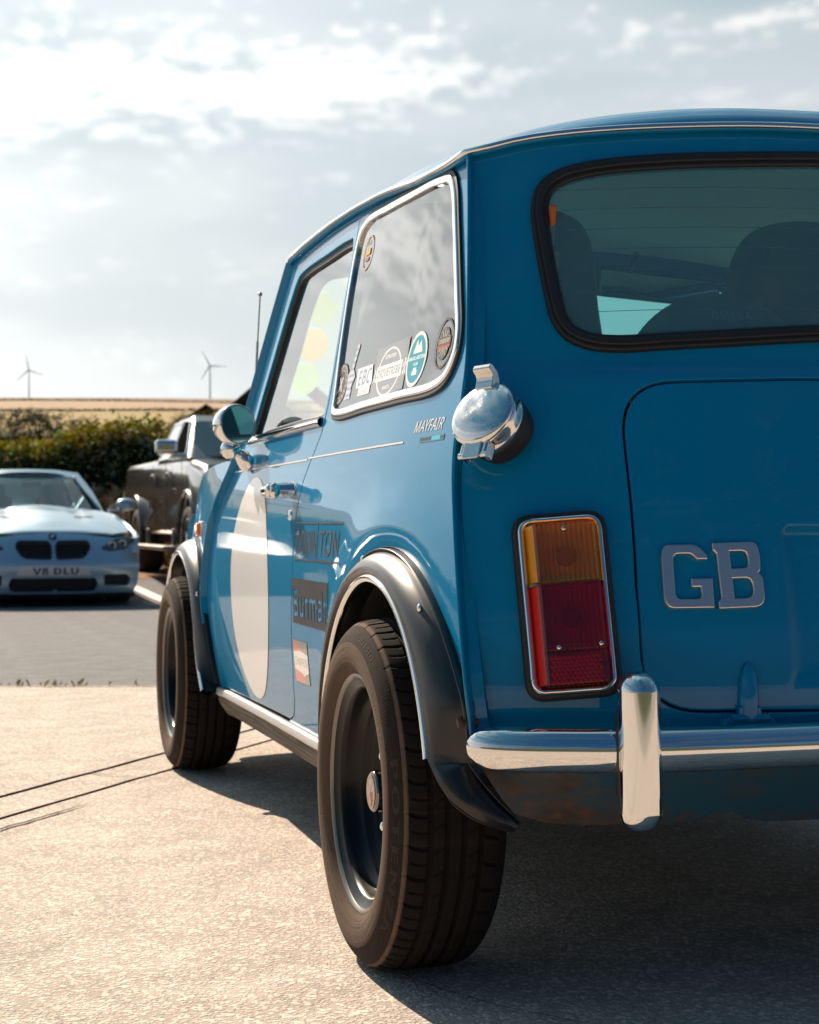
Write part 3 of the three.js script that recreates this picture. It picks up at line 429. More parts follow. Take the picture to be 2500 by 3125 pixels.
// pickup truck, side-on behind the small car's wing; z = 0 at its rear axle
{
  const T = Math.atan2(ASIDE.x * 0.30 - AHEAD.x * 0.954, ASIDE.z * 0.30 - AHEAD.z * 0.954);
  const h = ASIDE.clone().multiplyScalar(0.30).addScaledVector(AHEAD, -0.954), left = ASIDE.clone().multiplyScalar(0.954).addScaledVector(AHEAD, 0.30);
  const at = spot(-3.53, 21.7, 0).addScaledVector(left, 0.98).setY(0.0);
  const t = thing('pickup_truck', 'large grey pickup truck with chrome mirrors parked by the hedge', 'pickup truck', at.toArray(), T);
  const M = phys(0.11, 0.10, 0.088, 0.3, { metalness: 0.6, clearcoat: 1, clearcoatRoughness: 0.03 });
  const profile = (pts) => new THREE.Shape(pts.map(([z, y]) => new THREE.Vector2(-z, y)));
  const slab = (pts, w, bev) => moved(new THREE.ExtrudeGeometry(profile(pts), { depth: w - 2 * bev, bevelEnabled: true, bevelSize: bev, bevelThickness: bev, bevelSegments: 4, bevelOffset: -bev }), -(w / 2 - bev), 0, 0, 0, PI / 2, 0);
  const bodyPts = [[-1.22, 0.62], [-1.25, 1.42], [1.46, 1.42], [1.48, 1.38], [3.5, 1.36], [3.75, 1.33], [4.65, 1.24], [4.80, 1.12], [4.82, 0.62], [4.30, 0.58], ...archPoints(3.78, 0.46, 0.50, 0.1, PI - 0.1, 18), [3.2, 0.50], [0.58, 0.50], ...archPoints(0, 0.46, 0.50, 0.1, PI - 0.1, 18), [-0.55, 0.55]];
  const tb = slab(bodyPts, 1.98, 0.075); { const p = tb.attributes.position; for (let i = 0; i < p.count; i++) { const y = p.getY(i); p.setX(i, p.getX(i) * (1 - 0.10 * Math.pow(Math.max(0, (y - 1.08) / 0.34), 1.6) - 0.03 * Math.pow(Math.max(0, (0.85 - y) / 0.35), 2))); } }
  part('truck_body', toCreasedNormals(tb, 0.5), M, t);
  const cab = new THREE.ExtrudeGeometry(profile([[1.45, 1.34], [1.52, 1.62], [1.66, 1.83], [1.9, 1.865], [2.72, 1.87], [3.02, 1.74], [3.70, 1.34]]), { depth: 1.72, bevelEnabled: true, bevelSize: 0.07, bevelThickness: 0.07, bevelSegments: 5, bevelOffset: -0.07 });
  moved(cab, -0.86, 0, 0, 0, PI / 2, 0); { const p = cab.attributes.position; for (let i = 0; i < p.count; i++) p.setX(i, p.getX(i) * (1.02 - 0.42 * Math.max(0, p.getY(i) - 1.34))); cab.computeVertexNormals(); }
  part('cab', cab, M, t);
  for (const s of [1, -1]) {
    const X = (y) => s * 0.93 * (1.02 - 0.42 * (y - 1.34)), wA = (z, y) => V3(X(y), y, z), O = V3(s, 0, 0);
    for (const [L, m] of [[[[1.64, 1.40], [2.38, 1.40], [2.38, 1.80], [1.78, 1.80], [1.68, 1.70]], M_darkGlass], [[[2.50, 1.40], [3.42, 1.40], [3.34, 1.48], [2.86, 1.79], [2.50, 1.81]], phys(0.012, 0.012, 0.012, 1, { specularIntensity: 0 })]]) {
      const w = part('side_window', panel(roundPoly(L.map(([a, b]) => [a, b, 0.05])), [], wA, O, { step: 0.1, depth: 0.008, lift: 0.006 }), m, t);
      part('window_trim', panel(insetLoop(roundPoly(L.map(([a, b]) => [a, b, 0.05])), -0.018), [insetLoop(roundPoly(L.map(([a, b]) => [a, b, 0.05])), 0.004)], wA, O, { step: 0.08, depth: 0.01, lift: 0.012 }), M_chrome, w);
    }
    for (const z of [1.64, 2.74]) part('door_handle', box(0.05, 0.045, 0.20, s * 1.005, 1.20, z, 0.02), M_chrome, t);
    for (const z of [1.48, 2.44, 3.52]) part('door_gap', box(0.004, 0.82, 0.012, s * 0.989, 0.93, z, 0.0015), M_dark, t);
    for (const z of [0, 3.78]) {
      part('wheel_flare', sweep(archPoints(z, 0.46, 0.52, 0.05, PI - 0.05, 30).map(([a, b]) => { const dz = a - z, dy = b - 0.46, l = Math.hypot(dz, dy); return { p: V3(s * 0.985, b, a), n: V3(0, dy / l, dz / l), b: V3(s, 0, 0) }; }), [[-0.015, -0.03], [0.02, -0.02], [0.024, 0.0], [0.01, 0.018], [-0.015, 0.02], [-0.02, 0.0]]), M, t);
      roadWheel(t, s * 0.97, 0.42, z, 0.42, 0.29, s, mat(0.16, 0.14, 0.12, 0.4, { metalness: 0.6 }), 6);
    }
    part('running_board', [box(0.20, 0.05, 2.5, s * 1.04, 0.36, 1.9, 0.02), box(0.05, 0.22, 0.06, s * 0.96, 0.46, 0.95, 0.01), box(0.05, 0.22, 0.06, s * 0.96, 0.46, 2.85, 0.01)], mat(0.32, 0.30, 0.28, 0.35, { metalness: 0.8 }), t);
    const m = part('door_mirror', [moved(new RoundedBoxGeometry(0.25, 0.165, 0.13, 4, 0.05), s * 1.15, 1.47, 3.45), box(0.20, 0.05, 0.05, s * 1.0, 1.38, 3.43, 0.02)], M_chrome, t);
    part('mirror_glass', box(0.20, 0.12, 0.01, s * 1.15, 1.47, 3.38, 0.004), M_darkGlass, m);
    part('fender_badge', box(0.01, 0.055, 0.16, s * 0.993, 1.0, 3.05, 0.004), M_chrome, t);
  }
  const wl = roundPoly([[-0.89, 1.37, 0.04], [0.89, 1.37, 0.04], [0.75, 1.79, 0.06], [-0.75, 1.79, 0.06]]);
  part('windscreen', panel(wl, [], (x, y) => V3(x, y, 3.775 - (y - 1.34) * 1.59 - 0.14 * x * x), V3(0, 0.4, 1), { step: 0.08, depth: 0.008 }), M_darkGlass, t);
  part('grille', [box(1.3, 0.34, 0.05, 0, 1.0, 4.82, 0.03), box(1.2, 0.03, 0.03, 0, 1.0, 4.86, 0.01)], M_chrome, t);
  for (const s of [-1, 1]) part('headlamp', box(0.3, 0.28, 0.08, s * 0.78, 1.0, 4.79, 0.04), M_darkGlass, t);
  part('front_bumper', box(1.95, 0.26, 0.16, 0, 0.62, 4.88, 0.06), M_chrome, t);
  part('rear_bumper', box(1.95, 0.22, 0.14, 0, 0.64, -1.30, 0.05), M_chrome, t);
  part('chassis', box(1.5, 0.2, 5.4, 0, 0.5, 1.7, 0.04), M_dark, t);
}
// ---------- the small blue car: its surfaces, in metres; x to the car's right, y up, z to its rear, rear axle at z = 0 ----------
const sideProfile = curve([[0.15, 0.628], [0.22, 0.647], [0.28, 0.659], [0.36, 0.671], [0.45, 0.678], [0.54, 0.680], [0.62, 0.677], [0.70, 0.668], [0.76, 0.658], [0.80, 0.6495], [0.822, 0.645], [0.85, 0.6385], [0.95, 0.6205], [1.05, 0.6025], [1.15, 0.5845], [1.25, 0.566]]);
const sideTaper = curve([[-2.7, -0.12], [-2.4, -0.070], [-2.05, -0.030], [-1.7, -0.007], [-1.5, -0.002], [-1.1, 0], [-0.5, 0], [-0.1, -0.003], [0.15, -0.011], [0.3, -0.018], [0.45, -0.03]]);
function halfWidth(y, z) {                  // how far the side stands from the middle of the car
  let x = sideProfile(y) + sideTaper(z);
  const r = Math.hypot(z - 0.015, y - 0.235), r2 = Math.hypot(z + 2.03, y - 0.235);
  x += 0.007 * gauss(r - 0.40, 0.05) * (y > 0.2 ? 1 : 0) + 0.006 * gauss(r2 - 0.40, 0.05);   // swelling round the wheel arches
  return x;
}
const sideAt = (z, y) => new THREE.Vector3(-halfWidth(y, z), y, z);
const rearProfile = curve([[0.2, 0.392], [0.28, 0.415], [0.36, 0.432], [0.42, 0.440], [0.50, 0.434], [0.58, 0.418], [0.66, 0.394], [0.74, 0.362], [0.80, 0.338], [0.828, 0.326], [0.843, 0.3165], [0.853, 0.308], [0.88, 0.2975], [0.95, 0.271], [1.05, 0.233], [1.13, 0.204], [1.20, 0.176], [1.26, 0.15]]);
function rearZ(x, y) {
  const a = Math.abs(x);
  return rearProfile(y) - (0.102 + 0.036 * ss(0.93, 1.17, y)) * Math.pow(a / 0.645, 2.7);
}
const rearAt = (x, y) => new THREE.Vector3(x, y, rearZ(x, y));
// ---------- the small blue car: body ----------
const car = thing('vintage_car', 'small glossy blue vintage car with white roundel, stickers and GB badge', 'car');
const LEFT = V3(-1, 0, 0), BACK = V3(0, 0, 1);
const mirrorX = (g) => { const c = g.clone(), p = c.attributes.position, n = c.attributes.normal; for (let i = 0; i < p.count; i++) { p.setX(i, -p.getX(i)); n.setX(i, -n.getX(i)); } const x = c.index; if (x) for (let i = 0; i < x.count; i += 3) { const t = x.getX(i); x.setX(i, x.getX(i + 1)); x.setX(i + 1, t); } return c; };
// outlines on the side, as [z, y]
const gutterY = curve([[-1.30, 1.188], [-1.18, 1.198], [-1.0, 1.207], [-0.8, 1.209], [-0.6, 1.205], [-0.4, 1.195], [-0.2, 1.186], [-0.05, 1.180], [0.07, 1.172], [0.12, 1.166]]);
const flangeLine = [[0.086, 1.163], [0.142, 1.055], [0.201, 0.93], [0.232, 0.857], [0.245, 0.811], [0.252, 0.749], [0.262, 0.711], [0.292, 0.639], [0.328, 0.542], [0.35, 0.449], [0.352, 0.36], [0.345, 0.27]];
const flangeZ = curve(flangeLine.map(([z, y]) => [-y, z]));
const quarterWindow = smoothLoop([[-0.476, 0.832], [-0.486, 0.86], [-0.513, 0.99], [-0.52, 1.10], [-0.510, 1.150], [-0.470, 1.168], [-0.33, 1.167], [-0.175, 1.161], [-0.03, 1.154], [0.022, 1.145], [0.052, 1.118], [0.082, 1.07], [0.15, 0.955], [0.178, 0.905], [0.181, 0.872], [0.160, 0.842], [0.12, 0.829], [-0.06, 0.826], [-0.257, 0.825], [-0.44, 0.824]], 5);
const doorRear = [[-0.556, 1.185], [-0.55, 1.0], [-0.549, 0.823], [-0.554, 0.799], [-0.575, 0.775], [-0.633, 0.718], [-0.655, 0.673], [-0.661, 0.614], [-0.665, 0.544], [-0.677, 0.474], [-0.695, 0.367], [-0.718, 0.312], [-0.745, 0.283], [-0.795, 0.268]];
const doorFront = [[-1.60, 0.253], [-1.597, 0.38], [-1.575, 0.54], [-1.555, 0.62], [-1.52, 0.67], [-1.46, 0.715], [-1.36, 0.78], [-1.345, 0.83], [-1.285, 0.93], [-1.19, 1.07], [-1.125, 1.15], [-1.09, 1.178], [-1.05, 1.187]];
const doorOutline = [...doorRear, [-1.0, 0.2655], [-1.3, 0.2605], ...doorFront, [-0.8, 1.193], [-0.65, 1.19]];
const doorWindow = smoothLoop([[-0.578, 1.150], [-0.565, 1.0], [-0.566, 0.835], [-0.585, 0.827], [-0.8, 0.826], [-1.1, 0.825], [-1.285, 0.825], [-1.29, 0.84], [-1.20, 0.975], [-1.12, 1.09], [-1.07, 1.145], [-1.04, 1.156], [-0.8, 1.160], [-0.62, 1.158]], 5);
// quarter panel: from the door's rear edge to the corner seam, down to the sill, round the wheel
const quarterOutline = [
  ...[...doorRear].reverse().map(([z, y]) => [z + 0.005, y]).slice(0), 
];
{
  const q = [];
  const rearEdge = flangeLine.filter(([, y]) => y > 0.44);
  q.push([-0.552, gutterY(-0.55) - 0.004], [-0.3, gutterY(-0.3) - 0.004], [-0.1, gutterY(-0.1) - 0.004]);
  q.push(...rearEdge, [0.352, 0.40], [0.352, 0.372]);
  q.push(...archPoints(0.015, 0.235, 0.372, rad(21), rad(184), 40));
  q.push([-0.365, 0.20]);
  q.push([-0.80, 0.20], [-0.80, 0.262]);
  q.push(...[...doorRear].reverse().slice(0).map(([z, y]) => [z + 0.0075, y - (y < 0.3 ? 0.0045 : 0)]).slice(0, -1));
  quarterOutline.length = 0; quarterOutline.push(...q);
}
const wingOutline = [[-1.603, 0.253], [-1.603, 0.38], [-1.581, 0.54], [-1.561, 0.62], [-1.525, 0.672], [-1.465, 0.718], [-1.40, 0.755], [-1.40, 0.78], [-1.6, 0.785], [-2.0, 0.78], [-2.3, 0.76], [-2.55, 0.70], [-2.60, 0.60], [-2.60, 0.35], [-2.42, 0.30], ...archPoints(-2.03, 0.235, 0.372, rad(170), rad(-4), 40), [-1.66, 0.20], [-1.603, 0.20]];
// cant rail and pillars above the door, below the gutter
const railOutline = [[-0.556, gutterY(-0.556) - 0.004], [-0.8, 1.205], [-1.0, 1.203], [-1.15, 1.196], [-1.20, 1.165], [-1.235, 1.10], [-1.30, 1.0], [-1.385, 0.87], [-1.42, 0.80], [-1.41, 0.765], [-1.365, 0.784], [-1.35, 0.832], [-1.29, 0.933], [-1.195, 1.073], [-1.13, 1.155], [-1.094, 1.1825], [-1.05, 1.1915], [-0.8, 1.1975], [-0.65, 1.1945], [-0.556, 1.1895]];
const Q_geo = panel(quarterOutline, [quarterWindow], sideAt, LEFT, { step: 0.022, depth: 0.02 });
const D_geo = panel(doorOutline, [doorWindow], sideAt, LEFT, { step: 0.025, depth: 0.02 });
const W_geo = panel(wingOutline, [], sideAt, LEFT, { step: 0.03, depth: 0.01 });
const R_geo = panel(railOutline, [], sideAt, LEFT, { step: 0.03, depth: 0.02 });
for (const side of [1, -1]) {
  const f = side > 0 ? (g) => g : mirrorX;
  part('quarter_panel', f(Q_geo), M_blue, car);
  const door = part('door', f(D_geo), M_blue, car, side > 0 ? 'blue door with large white roundel' : undefined);
  part('window_glass', f(panel(insetLoop(doorWindow, -0.004), [], sideAt, LEFT, { step: 0.05, depth: 0, lift: -0.012 })), M_glass, door);
  part('weather_seal', f(panel(insetLoop(doorWindow, -0.002), [insetLoop(doorWindow, 0.012)], sideAt, LEFT, { step: 0.04, depth: 0.006, lift: -0.006 })), M_rubber, door);
  part('wing', f(W_geo), M_blue, car);
  part('window_pillar', f(R_geo), M_blue, car);
  if (side > 0) car.userData.door = 0;
  const qw = part('quarter_window', f(panel(insetLoop(quarterWindow, -0.007), [insetLoop(quarterWindow, 0.002)], sideAt, LEFT, { step: 0.03, depth: 0.006, lift: 0.0045, bevel: 0.002 })), M_rubber, car);
  part('window_frame', f(panel(insetLoop(quarterWindow, 0.001), [insetLoop(quarterWindow, 0.0085)], sideAt, LEFT, { step: 0.03, depth: 0.012, lift: 0.007, bevel: 0.003 })), M_chrome, qw);
  part('window_glass', f(panel(insetLoop(quarterWindow, 0.006), [], sideAt, LEFT, { step: 0.05, depth: 0, lift: 0.001 })), M_glass, qw);
}
delete car.userData.door;
// ---------- rear ----------
const rearEdgeX = curve([[0.36, 0.640], [0.45, 0.644], [0.542, 0.651], [0.639, 0.652], [0.711, 0.645], [0.749, 0.636], [0.811, 0.618], [0.857, 0.609], [0.93, 0.604], [1.055, 0.590], [1.163, 0.577]]);
const rearGutterY = curve([[0, 1.214], [0.15, 1.211], [0.3, 1.203], [0.42, 1.194], [0.5, 1.184], [0.574, 1.166]]);
const symmetric = (half) => [...half, ...[...half].reverse().filter(([x]) => Math.abs(x) > 1e-6).map(([x, y]) => [-x, y])];
const rearWindow = smoothLoop(symmetric([[0, 0.893], [-0.139, 0.889], [-0.262, 0.880], [-0.363, 0.873], [-0.425, 0.869], [-0.465, 0.873], [-0.492, 0.887], [-0.506, 0.91], [-0.511, 0.95], [-0.512, 1.03], [-0.508, 1.08], [-0.495, 1.112], [-0.47, 1.132], [-0.42, 1.147], [-0.316, 1.159], [-0.209, 1.166], [-0.078, 1.173], [0, 1.174]]), 5);
const bootLine = roundPoly(symmetric([[0, 0.8375], [-0.20, 0.8350], [-0.435, 0.826, 0.07], [-0.449, 0.56], [-0.449, 0.402, 0.09], [-0.2, 0.400], [0, 0.400]]).map(([x, y], i, A) => [x, y, Math.abs(x) > 0.43 && Math.abs(y - 0.56) > 0.1 ? (y > 0.6 ? 0.075 : 0.095) : 0]), 10);
const rearOutline = [];
for (let i = 0; i <= 24; i++) { const x = lerp(-0.574, 0.574, i / 24); rearOutline.push([x, rearGutterY(Math.abs(x)) - 0.004]); }
for (let i = 1; i <= 30; i++) { const y = lerp(1.163, 0.372, i / 30); rearOutline.push([rearEdgeX(y), y]); }
for (let i = 30; i >= 1; i--) { const y = lerp(1.163, 0.372, i / 30); rearOutline.push([-rearEdgeX(y), y]); }
part('rear_panel', panel(rearOutline, [insetLoop(rearWindow, 0.006), insetLoop(bootLine, -0.0032)], rearAt, BACK, { step: 0.025, depth: 0.02 }), M_blue, car);
// boot lid with the pressed bay for a number plate
const bayX = 0.255, bayDip = (x, y) => { const dx = Math.abs(x) - bayX, dy = Math.abs(y - 0.537) - 0.10, d = dx > 0 && dy > 0 ? Math.hypot(dx, dy) : Math.max(dx, dy); return 0.011 * (1 - ss(-0.012, 0.004, d + 0.004)); };
const bootAt = (x, y) => V3(x, y, rearZ(x, y) - bayDip(x, y));
const boot = part('boot_lid', panel(insetLoop(bootLine, 0.0042), [], bootAt, BACK, { step: 0.012, depth: 0.02, bevel: 0.003 }), M_blue, car);
const rw = part('rear_window', panel(insetLoop(rearWindow, 0.003), [insetLoop(rearWindow, 0.0185)], rearAt, BACK, { step: 0.025, depth: 0.012, lift: 0.009, bevel: 0.004 }), M_rubber, car);
part('seal_lip', panel(insetLoop(rearWindow, 0.008), [insetLoop(rearWindow, 0.013)], rearAt, BACK, { step: 0.025, depth: 0.004, lift: 0.0135, bevel: 0.003 }), M_rubber, rw);
part('window_glass', panel(insetLoop(rearWindow, 0.014), [], rearAt, BACK, { step: 0.05, depth: 0, lift: 0.004 }), M_rearGlass, rw);
{ // the heated-glass wires
  const wires = []; for (let k = 0; k < 7; k++) { const y = 0.925 + k * 0.03; wires.push(tube(Array.from({ length: 13 }, (_, i) => { const x = lerp(-0.47, 0.47, i / 12); return rearAt(x, y + 0.012 * (1 - (x / 0.47) ** 2)).add(V3(0, 0, 0.002)); }), 0.0004, 40, false, 4)); }
  part('heater_wire', wires, mat(0.12, 0.05, 0.025, 0.6), rw);
}
// lower rear, below the bumper, stained and rusty
const rustMap = dots(1024, 256, (u, v) => { const a = fbm(u * 26, v * 6, 2, 5), b = fbm(u * 70 + 9, v * 16, 5, 4), edge = ss(0.30, 0.0, v) * 0.5 + ss(0.26, 0.06, u) * 0.75; const k = 0.85 * ss(0.10, 0.95, a * 0.7 + b * 0.55 + edge * 0.75), d = ss(0.0, 0.6, fbm(u * 12 + 4, v * 4, 9, 4) + edge * 0.4);
  const c = [lerp(0.01, 0.055, d), lerp(0.075, 0.062, d), lerp(0.13, 0.056, d)]; const m = ss(-0.2, 0.35, b), q = [lerp(0.05, 0.12, m), lerp(0.026, 0.052, m), lerp(0.013, 0.022, m)]; return [0, 1, 2].map((i) => Math.pow(lerp(c[i], q[i], k), 1 / 2.2)); }, true);
const valanceAt = (x, y) => V3(x, y, rearZ(x, y) - 0.02 - 0.03 * Math.pow(ss(0.4, 0.22, y), 2));
const valanceHalf = [[-0.642, 0.39], [-0.640, 0.345], [-0.630, 0.315], [-0.605, 0.283], [-0.58, 0.262], [-0.54, 0.250], [-0.50, 0.2465], [-0.42, 0.247], [-0.37, 0.2475], [-0.345, 0.253], [-0.325, 0.262], [-0.30, 0.262], [-0.28, 0.252], [-0.25, 0.247], [0, 0.246]];
part('rear_valance', panel([...valanceHalf, ...valanceHalf.slice(0, -1).reverse().map(([x, y]) => [-x, y])], [], valanceAt, BACK, { step: 0.025, depth: 0.02, uvBox: [-0.65, 0.24, 0.65, 0.40] }), phys(1, 1, 1, 0.6, { map: rustMap, clearcoat: 0.25, clearcoatRoughness: 0.3 }), car, 'rusty lower rear panel under the bumper');
// ---------- seams that stand proud at the corners ----------
function fin(points, n1, width, thick) {    // a strip standing up along n1 from points
  const fr = points.map((p, i) => { const t = points[Math.min(i + 1, points.length - 1)].clone().sub(points[Math.max(i - 1, 0)]).normalize(), n = (typeof n1 === 'function' ? n1(p, i) : n1).clone(); n.addScaledVector(t, -n.dot(t)).normalize(); return { p, n, b: t.clone().cross(n) }; });
  const h = thick / 2; return sweep(fr, [[-0.012, h], [width - h, h], [width - h * 0.3, h * 0.7], [width, 0], [width - h * 0.3, -h * 0.7], [width - h, -h], [-0.012, -h]]);
}
{
  const c = new THREE.CatmullRomCurve3(flangeLine.slice(0, 11).map(([z, y]) => V3(-halfWidth(y, z) + 0.003, y, z - 0.002)));
  const pts = c.getPoints(70), geo = fin(pts, V3(-0.62, 0, 0.78), 0.019, 0.005);
  for (const f of [(g) => g, mirrorX]) part('corner_seam', f(geo), M_blue, car);
  const a = new THREE.CatmullRomCurve3([[-1.375, 0.80], [-1.40, 0.77], [-1.46, 0.735], [-1.55, 0.69], [-1.625, 0.64], [-1.665, 0.59], [-1.69, 0.54], [-1.70, 0.48], [-1.695, 0.40], [-1.68, 0.33]].map(([z, y]) => sideAt(z, y).add(V3(0.003, 0, 0))));
  const front = fin(a.getPoints(60), V3(-0.9, 0.05, -0.25), 0.02, 0.005);
  const b = new THREE.CatmullRomCurve3([[-1.165, 1.19], [-1.235, 1.09], [-1.305, 0.985], [-1.385, 0.865], [-1.415, 0.80]].map(([z, y]) => sideAt(z, y).add(V3(0.004, 0, 0.004))));
  const pillar = fin(b.getPoints(30), V3(-0.75, 0, -0.66), 0.02, 0.006);
  for (const f of [(g) => g, mirrorX]) { part('wing_seam', f(front), M_blue, car); part('pillar_seam', f(pillar), M_blue, car); }
}
// ---------- roof, gutter ----------
const rearGutter = (x) => V3(x, rearGutterY(Math.abs(x)), rearZ(x, rearGutterY(Math.abs(x))) + 0.004);
const CORNER = rearGutter(-0.578);
const sideGutter = (t) => { const z = lerp(-1.165, CORNER.z, t), y = lerp(gutterY(z), CORNER.y, ss(0.6, 1, t)); return V3(-lerp(halfWidth(y, z) + 0.004, -CORNER.x, ss(0.6, 1, t)), y, z); };
const FRONTL = sideGutter(0);
const frontGutter = (x) => { const k = 1 - (x / FRONTL.x) ** 2; return V3(x, FRONTL.y + 0.032 * k, FRONTL.z - 0.085 * k); };
const roofCrown = (u, w) => { const a = Math.pow(1 - Math.pow(Math.abs(u), 2.6), 0.72), b = Math.pow(1 - Math.pow(Math.abs(2 * w - 1), 3.6), 0.62); return 0.090 * a * b; };
const roofAt = (s, w) => {                  // s -1..1 across, w 0 front .. 1 rear
  const L = sideGutter(w), Rr = L.clone().setX(-L.x), k = (s + 1) / 2, x = lerp(-1, 1, k);
  const F = frontGutter(x * Math.abs(FRONTL.x)), B = rearGutter(x * Math.abs(CORNER.x));
  const p = L.lerp(Rr, k).add(F.lerp(B, w)).sub(frontGutter(-Math.abs(FRONTL.x)).lerp(frontGutter(Math.abs(FRONTL.x)), k).lerp(rearGutter(CORNER.x).lerp(rearGutter(-CORNER.x), k), w));
  p.y += roofCrown(s, w) * (1 - 0.35 * 0); return p;
};
const easeEnds = (t) => 0.5 - 0.5 * Math.cos(PI * t);
const roof = part('roof', gridGeo(90, 90, (u, v) => roofAt(2 * easeEnds(u) - 1, easeEnds(v))), M_blue, car);
part('headlining', gridGeo(40, 40, (u, v) => { const p = roofAt((2 * u - 1) * 0.96, lerp(0.04, 0.95, v)); p.y -= 0.016 + 0.3 * roofCrown(2 * u - 1, v); return p; }), M_lining, roof);
{
  const loop = [];
  for (let i = 0; i <= 40; i++) loop.push(sideGutter(i / 40));
  for (let i = 1; i < 40; i++) loop.push(rearGutter(lerp(CORNER.x, -CORNER.x, i / 40)));
  for (let i = 40; i >= 0; i--) { const p = sideGutter(i / 40); loop.push(p.setX(-p.x)); }
  for (let i = 1; i < 24; i++) loop.push(frontGutter(lerp(-FRONTL.x, FRONTL.x, i / 24)));
  const mid = V3(0, 1.2, -0.55), fr = loop.map((p, i) => { const n = loop.length, t = loop[(i + 1) % n].clone().sub(loop[(i + n - 1) % n]).normalize(), b = V3(0, 1, 0), o = t.clone().cross(b).normalize(); if (o.dot(p.clone().sub(mid)) < 0) o.negate(); return { p, n: o, b }; });
  fr.push(fr[0]);
  part('gutter', sweep(fr, [[-0.012, -0.004], [0.004, -0.008], [0.009, -0.006], [0.0095, 0.0], [0.004, 0.0015], [-0.012, 0.003]]), M_blue, car);
  part('gutter_trim', sweep(fr, [[0.003, 0.0018], [0.0085, -0.0035], [0.0115, -0.004], [0.0135, -0.001], [0.013, 0.0035], [0.0095, 0.0055], [0.005, 0.0045]]), M_chrome, car);
}
// ---------- the small blue car: wheels ----------
const WX = 0.72, TYRE_R = 0.2505;
const M_tyre = phys(0.72, 0.70, 0.68, 0.95, { specularIntensity: 0.35 });
{
  const W = 2048, H = 256;
  const colour = pic(W, H, (c) => {          // sidewall of the tyre, bead below, tread above: dusty brown bands, a darker band with the lettering
    c.fillStyle = '#6b5b4e'; c.fillRect(0, 0, W, H);
    c.fillStyle = '#39322d'; c.fillRect(0, 20, W, 80);
    c.fillStyle = '#7a6858'; c.fillRect(0, 6, W, 16);
    c.fillStyle = '#2a2625'; c.fillRect(0, 236, W, 20);
    const r = rngOf(3); for (let i = 0; i < 9000; i++) { c.fillStyle = r() > 0.5 ? 'rgba(120,98,78,0.10)' : 'rgba(10,9,8,0.12)'; c.fillRect(r() * W, r() * H, 2 + r() * 30, 1 + r() * 2); }
    c.fillStyle = '#4a413a'; c.textBaseline = 'middle'; c.textAlign = 'center';
    const word = (t, u, y, px, sx = 1) => { c.save(); c.translate(u * W, y); c.scale(sx, 1); c.font = `bold ${px}px sans-serif`; c.fillText(t, 0, 0); c.restore(); };
    word('OUTSIDE', 0.115, 66, 30, 1.15); word('OUTSIDE', 0.615, 66, 30, 1.15);
    word('POTENZA', 0.345, 60, 50, 1.7); word('POTENZA', 0.845, 60, 50, 1.7);
  });
  const relief = pic(W, H, (c) => {
    c.fillStyle = '#555'; c.fillRect(0, 0, W, H); c.fillStyle = '#333'; c.fillRect(0, 20, W, 80);
    for (let i = 0; i < 520; i++) { c.fillStyle = i % 2 ? '#3d3d3d' : '#2c2c2c'; c.fillRect(i * W / 520, 22, W / 520, 76); }
    c.fillStyle = '#fff'; c.textBaseline = 'middle'; c.textAlign = 'center';
    const word = (t, u, y, px, sx = 1) => { c.save(); c.translate(u * W, y); c.scale(sx, 1); c.font = `bold ${px}px sans-serif`; c.fillText(t, 0, 0); c.restore(); };
    word('OUTSIDE', 0.115, 66, 30, 1.15); word('OUTSIDE', 0.615, 66, 30, 1.15); word('POTENZA', 0.345, 60, 50, 1.7); word('POTENZA', 0.845, 60, 50, 1.7);
    for (const u of [0.03, 0.2, 0.46, 0.53, 0.70, 0.96]) { word('165/60R12', u, 132, 24, 1.2); word('STEEL RADIAL TUBELESS', u + 0.02, 170, 14, 1.3); c.fillRect(u * W - 60, 196, 90, 5); }
  }, false);
  M_tyre.map = colour; M_tyre.bumpMap = relief; M_tyre.bumpScale = 0.0012;
}
const tyreProfile = [[-0.004, 0.1665], [0.001, 0.172], [0.008, 0.181], [0.0115, 0.192], [0.0125, 0.204], [0.011, 0.216], [0.0065, 0.228], [0.0005, 0.2365], [-0.0045, 0.2415], [-0.0095, 0.2455]];
const treadFrom = -0.0105, treadTo = -0.1335;
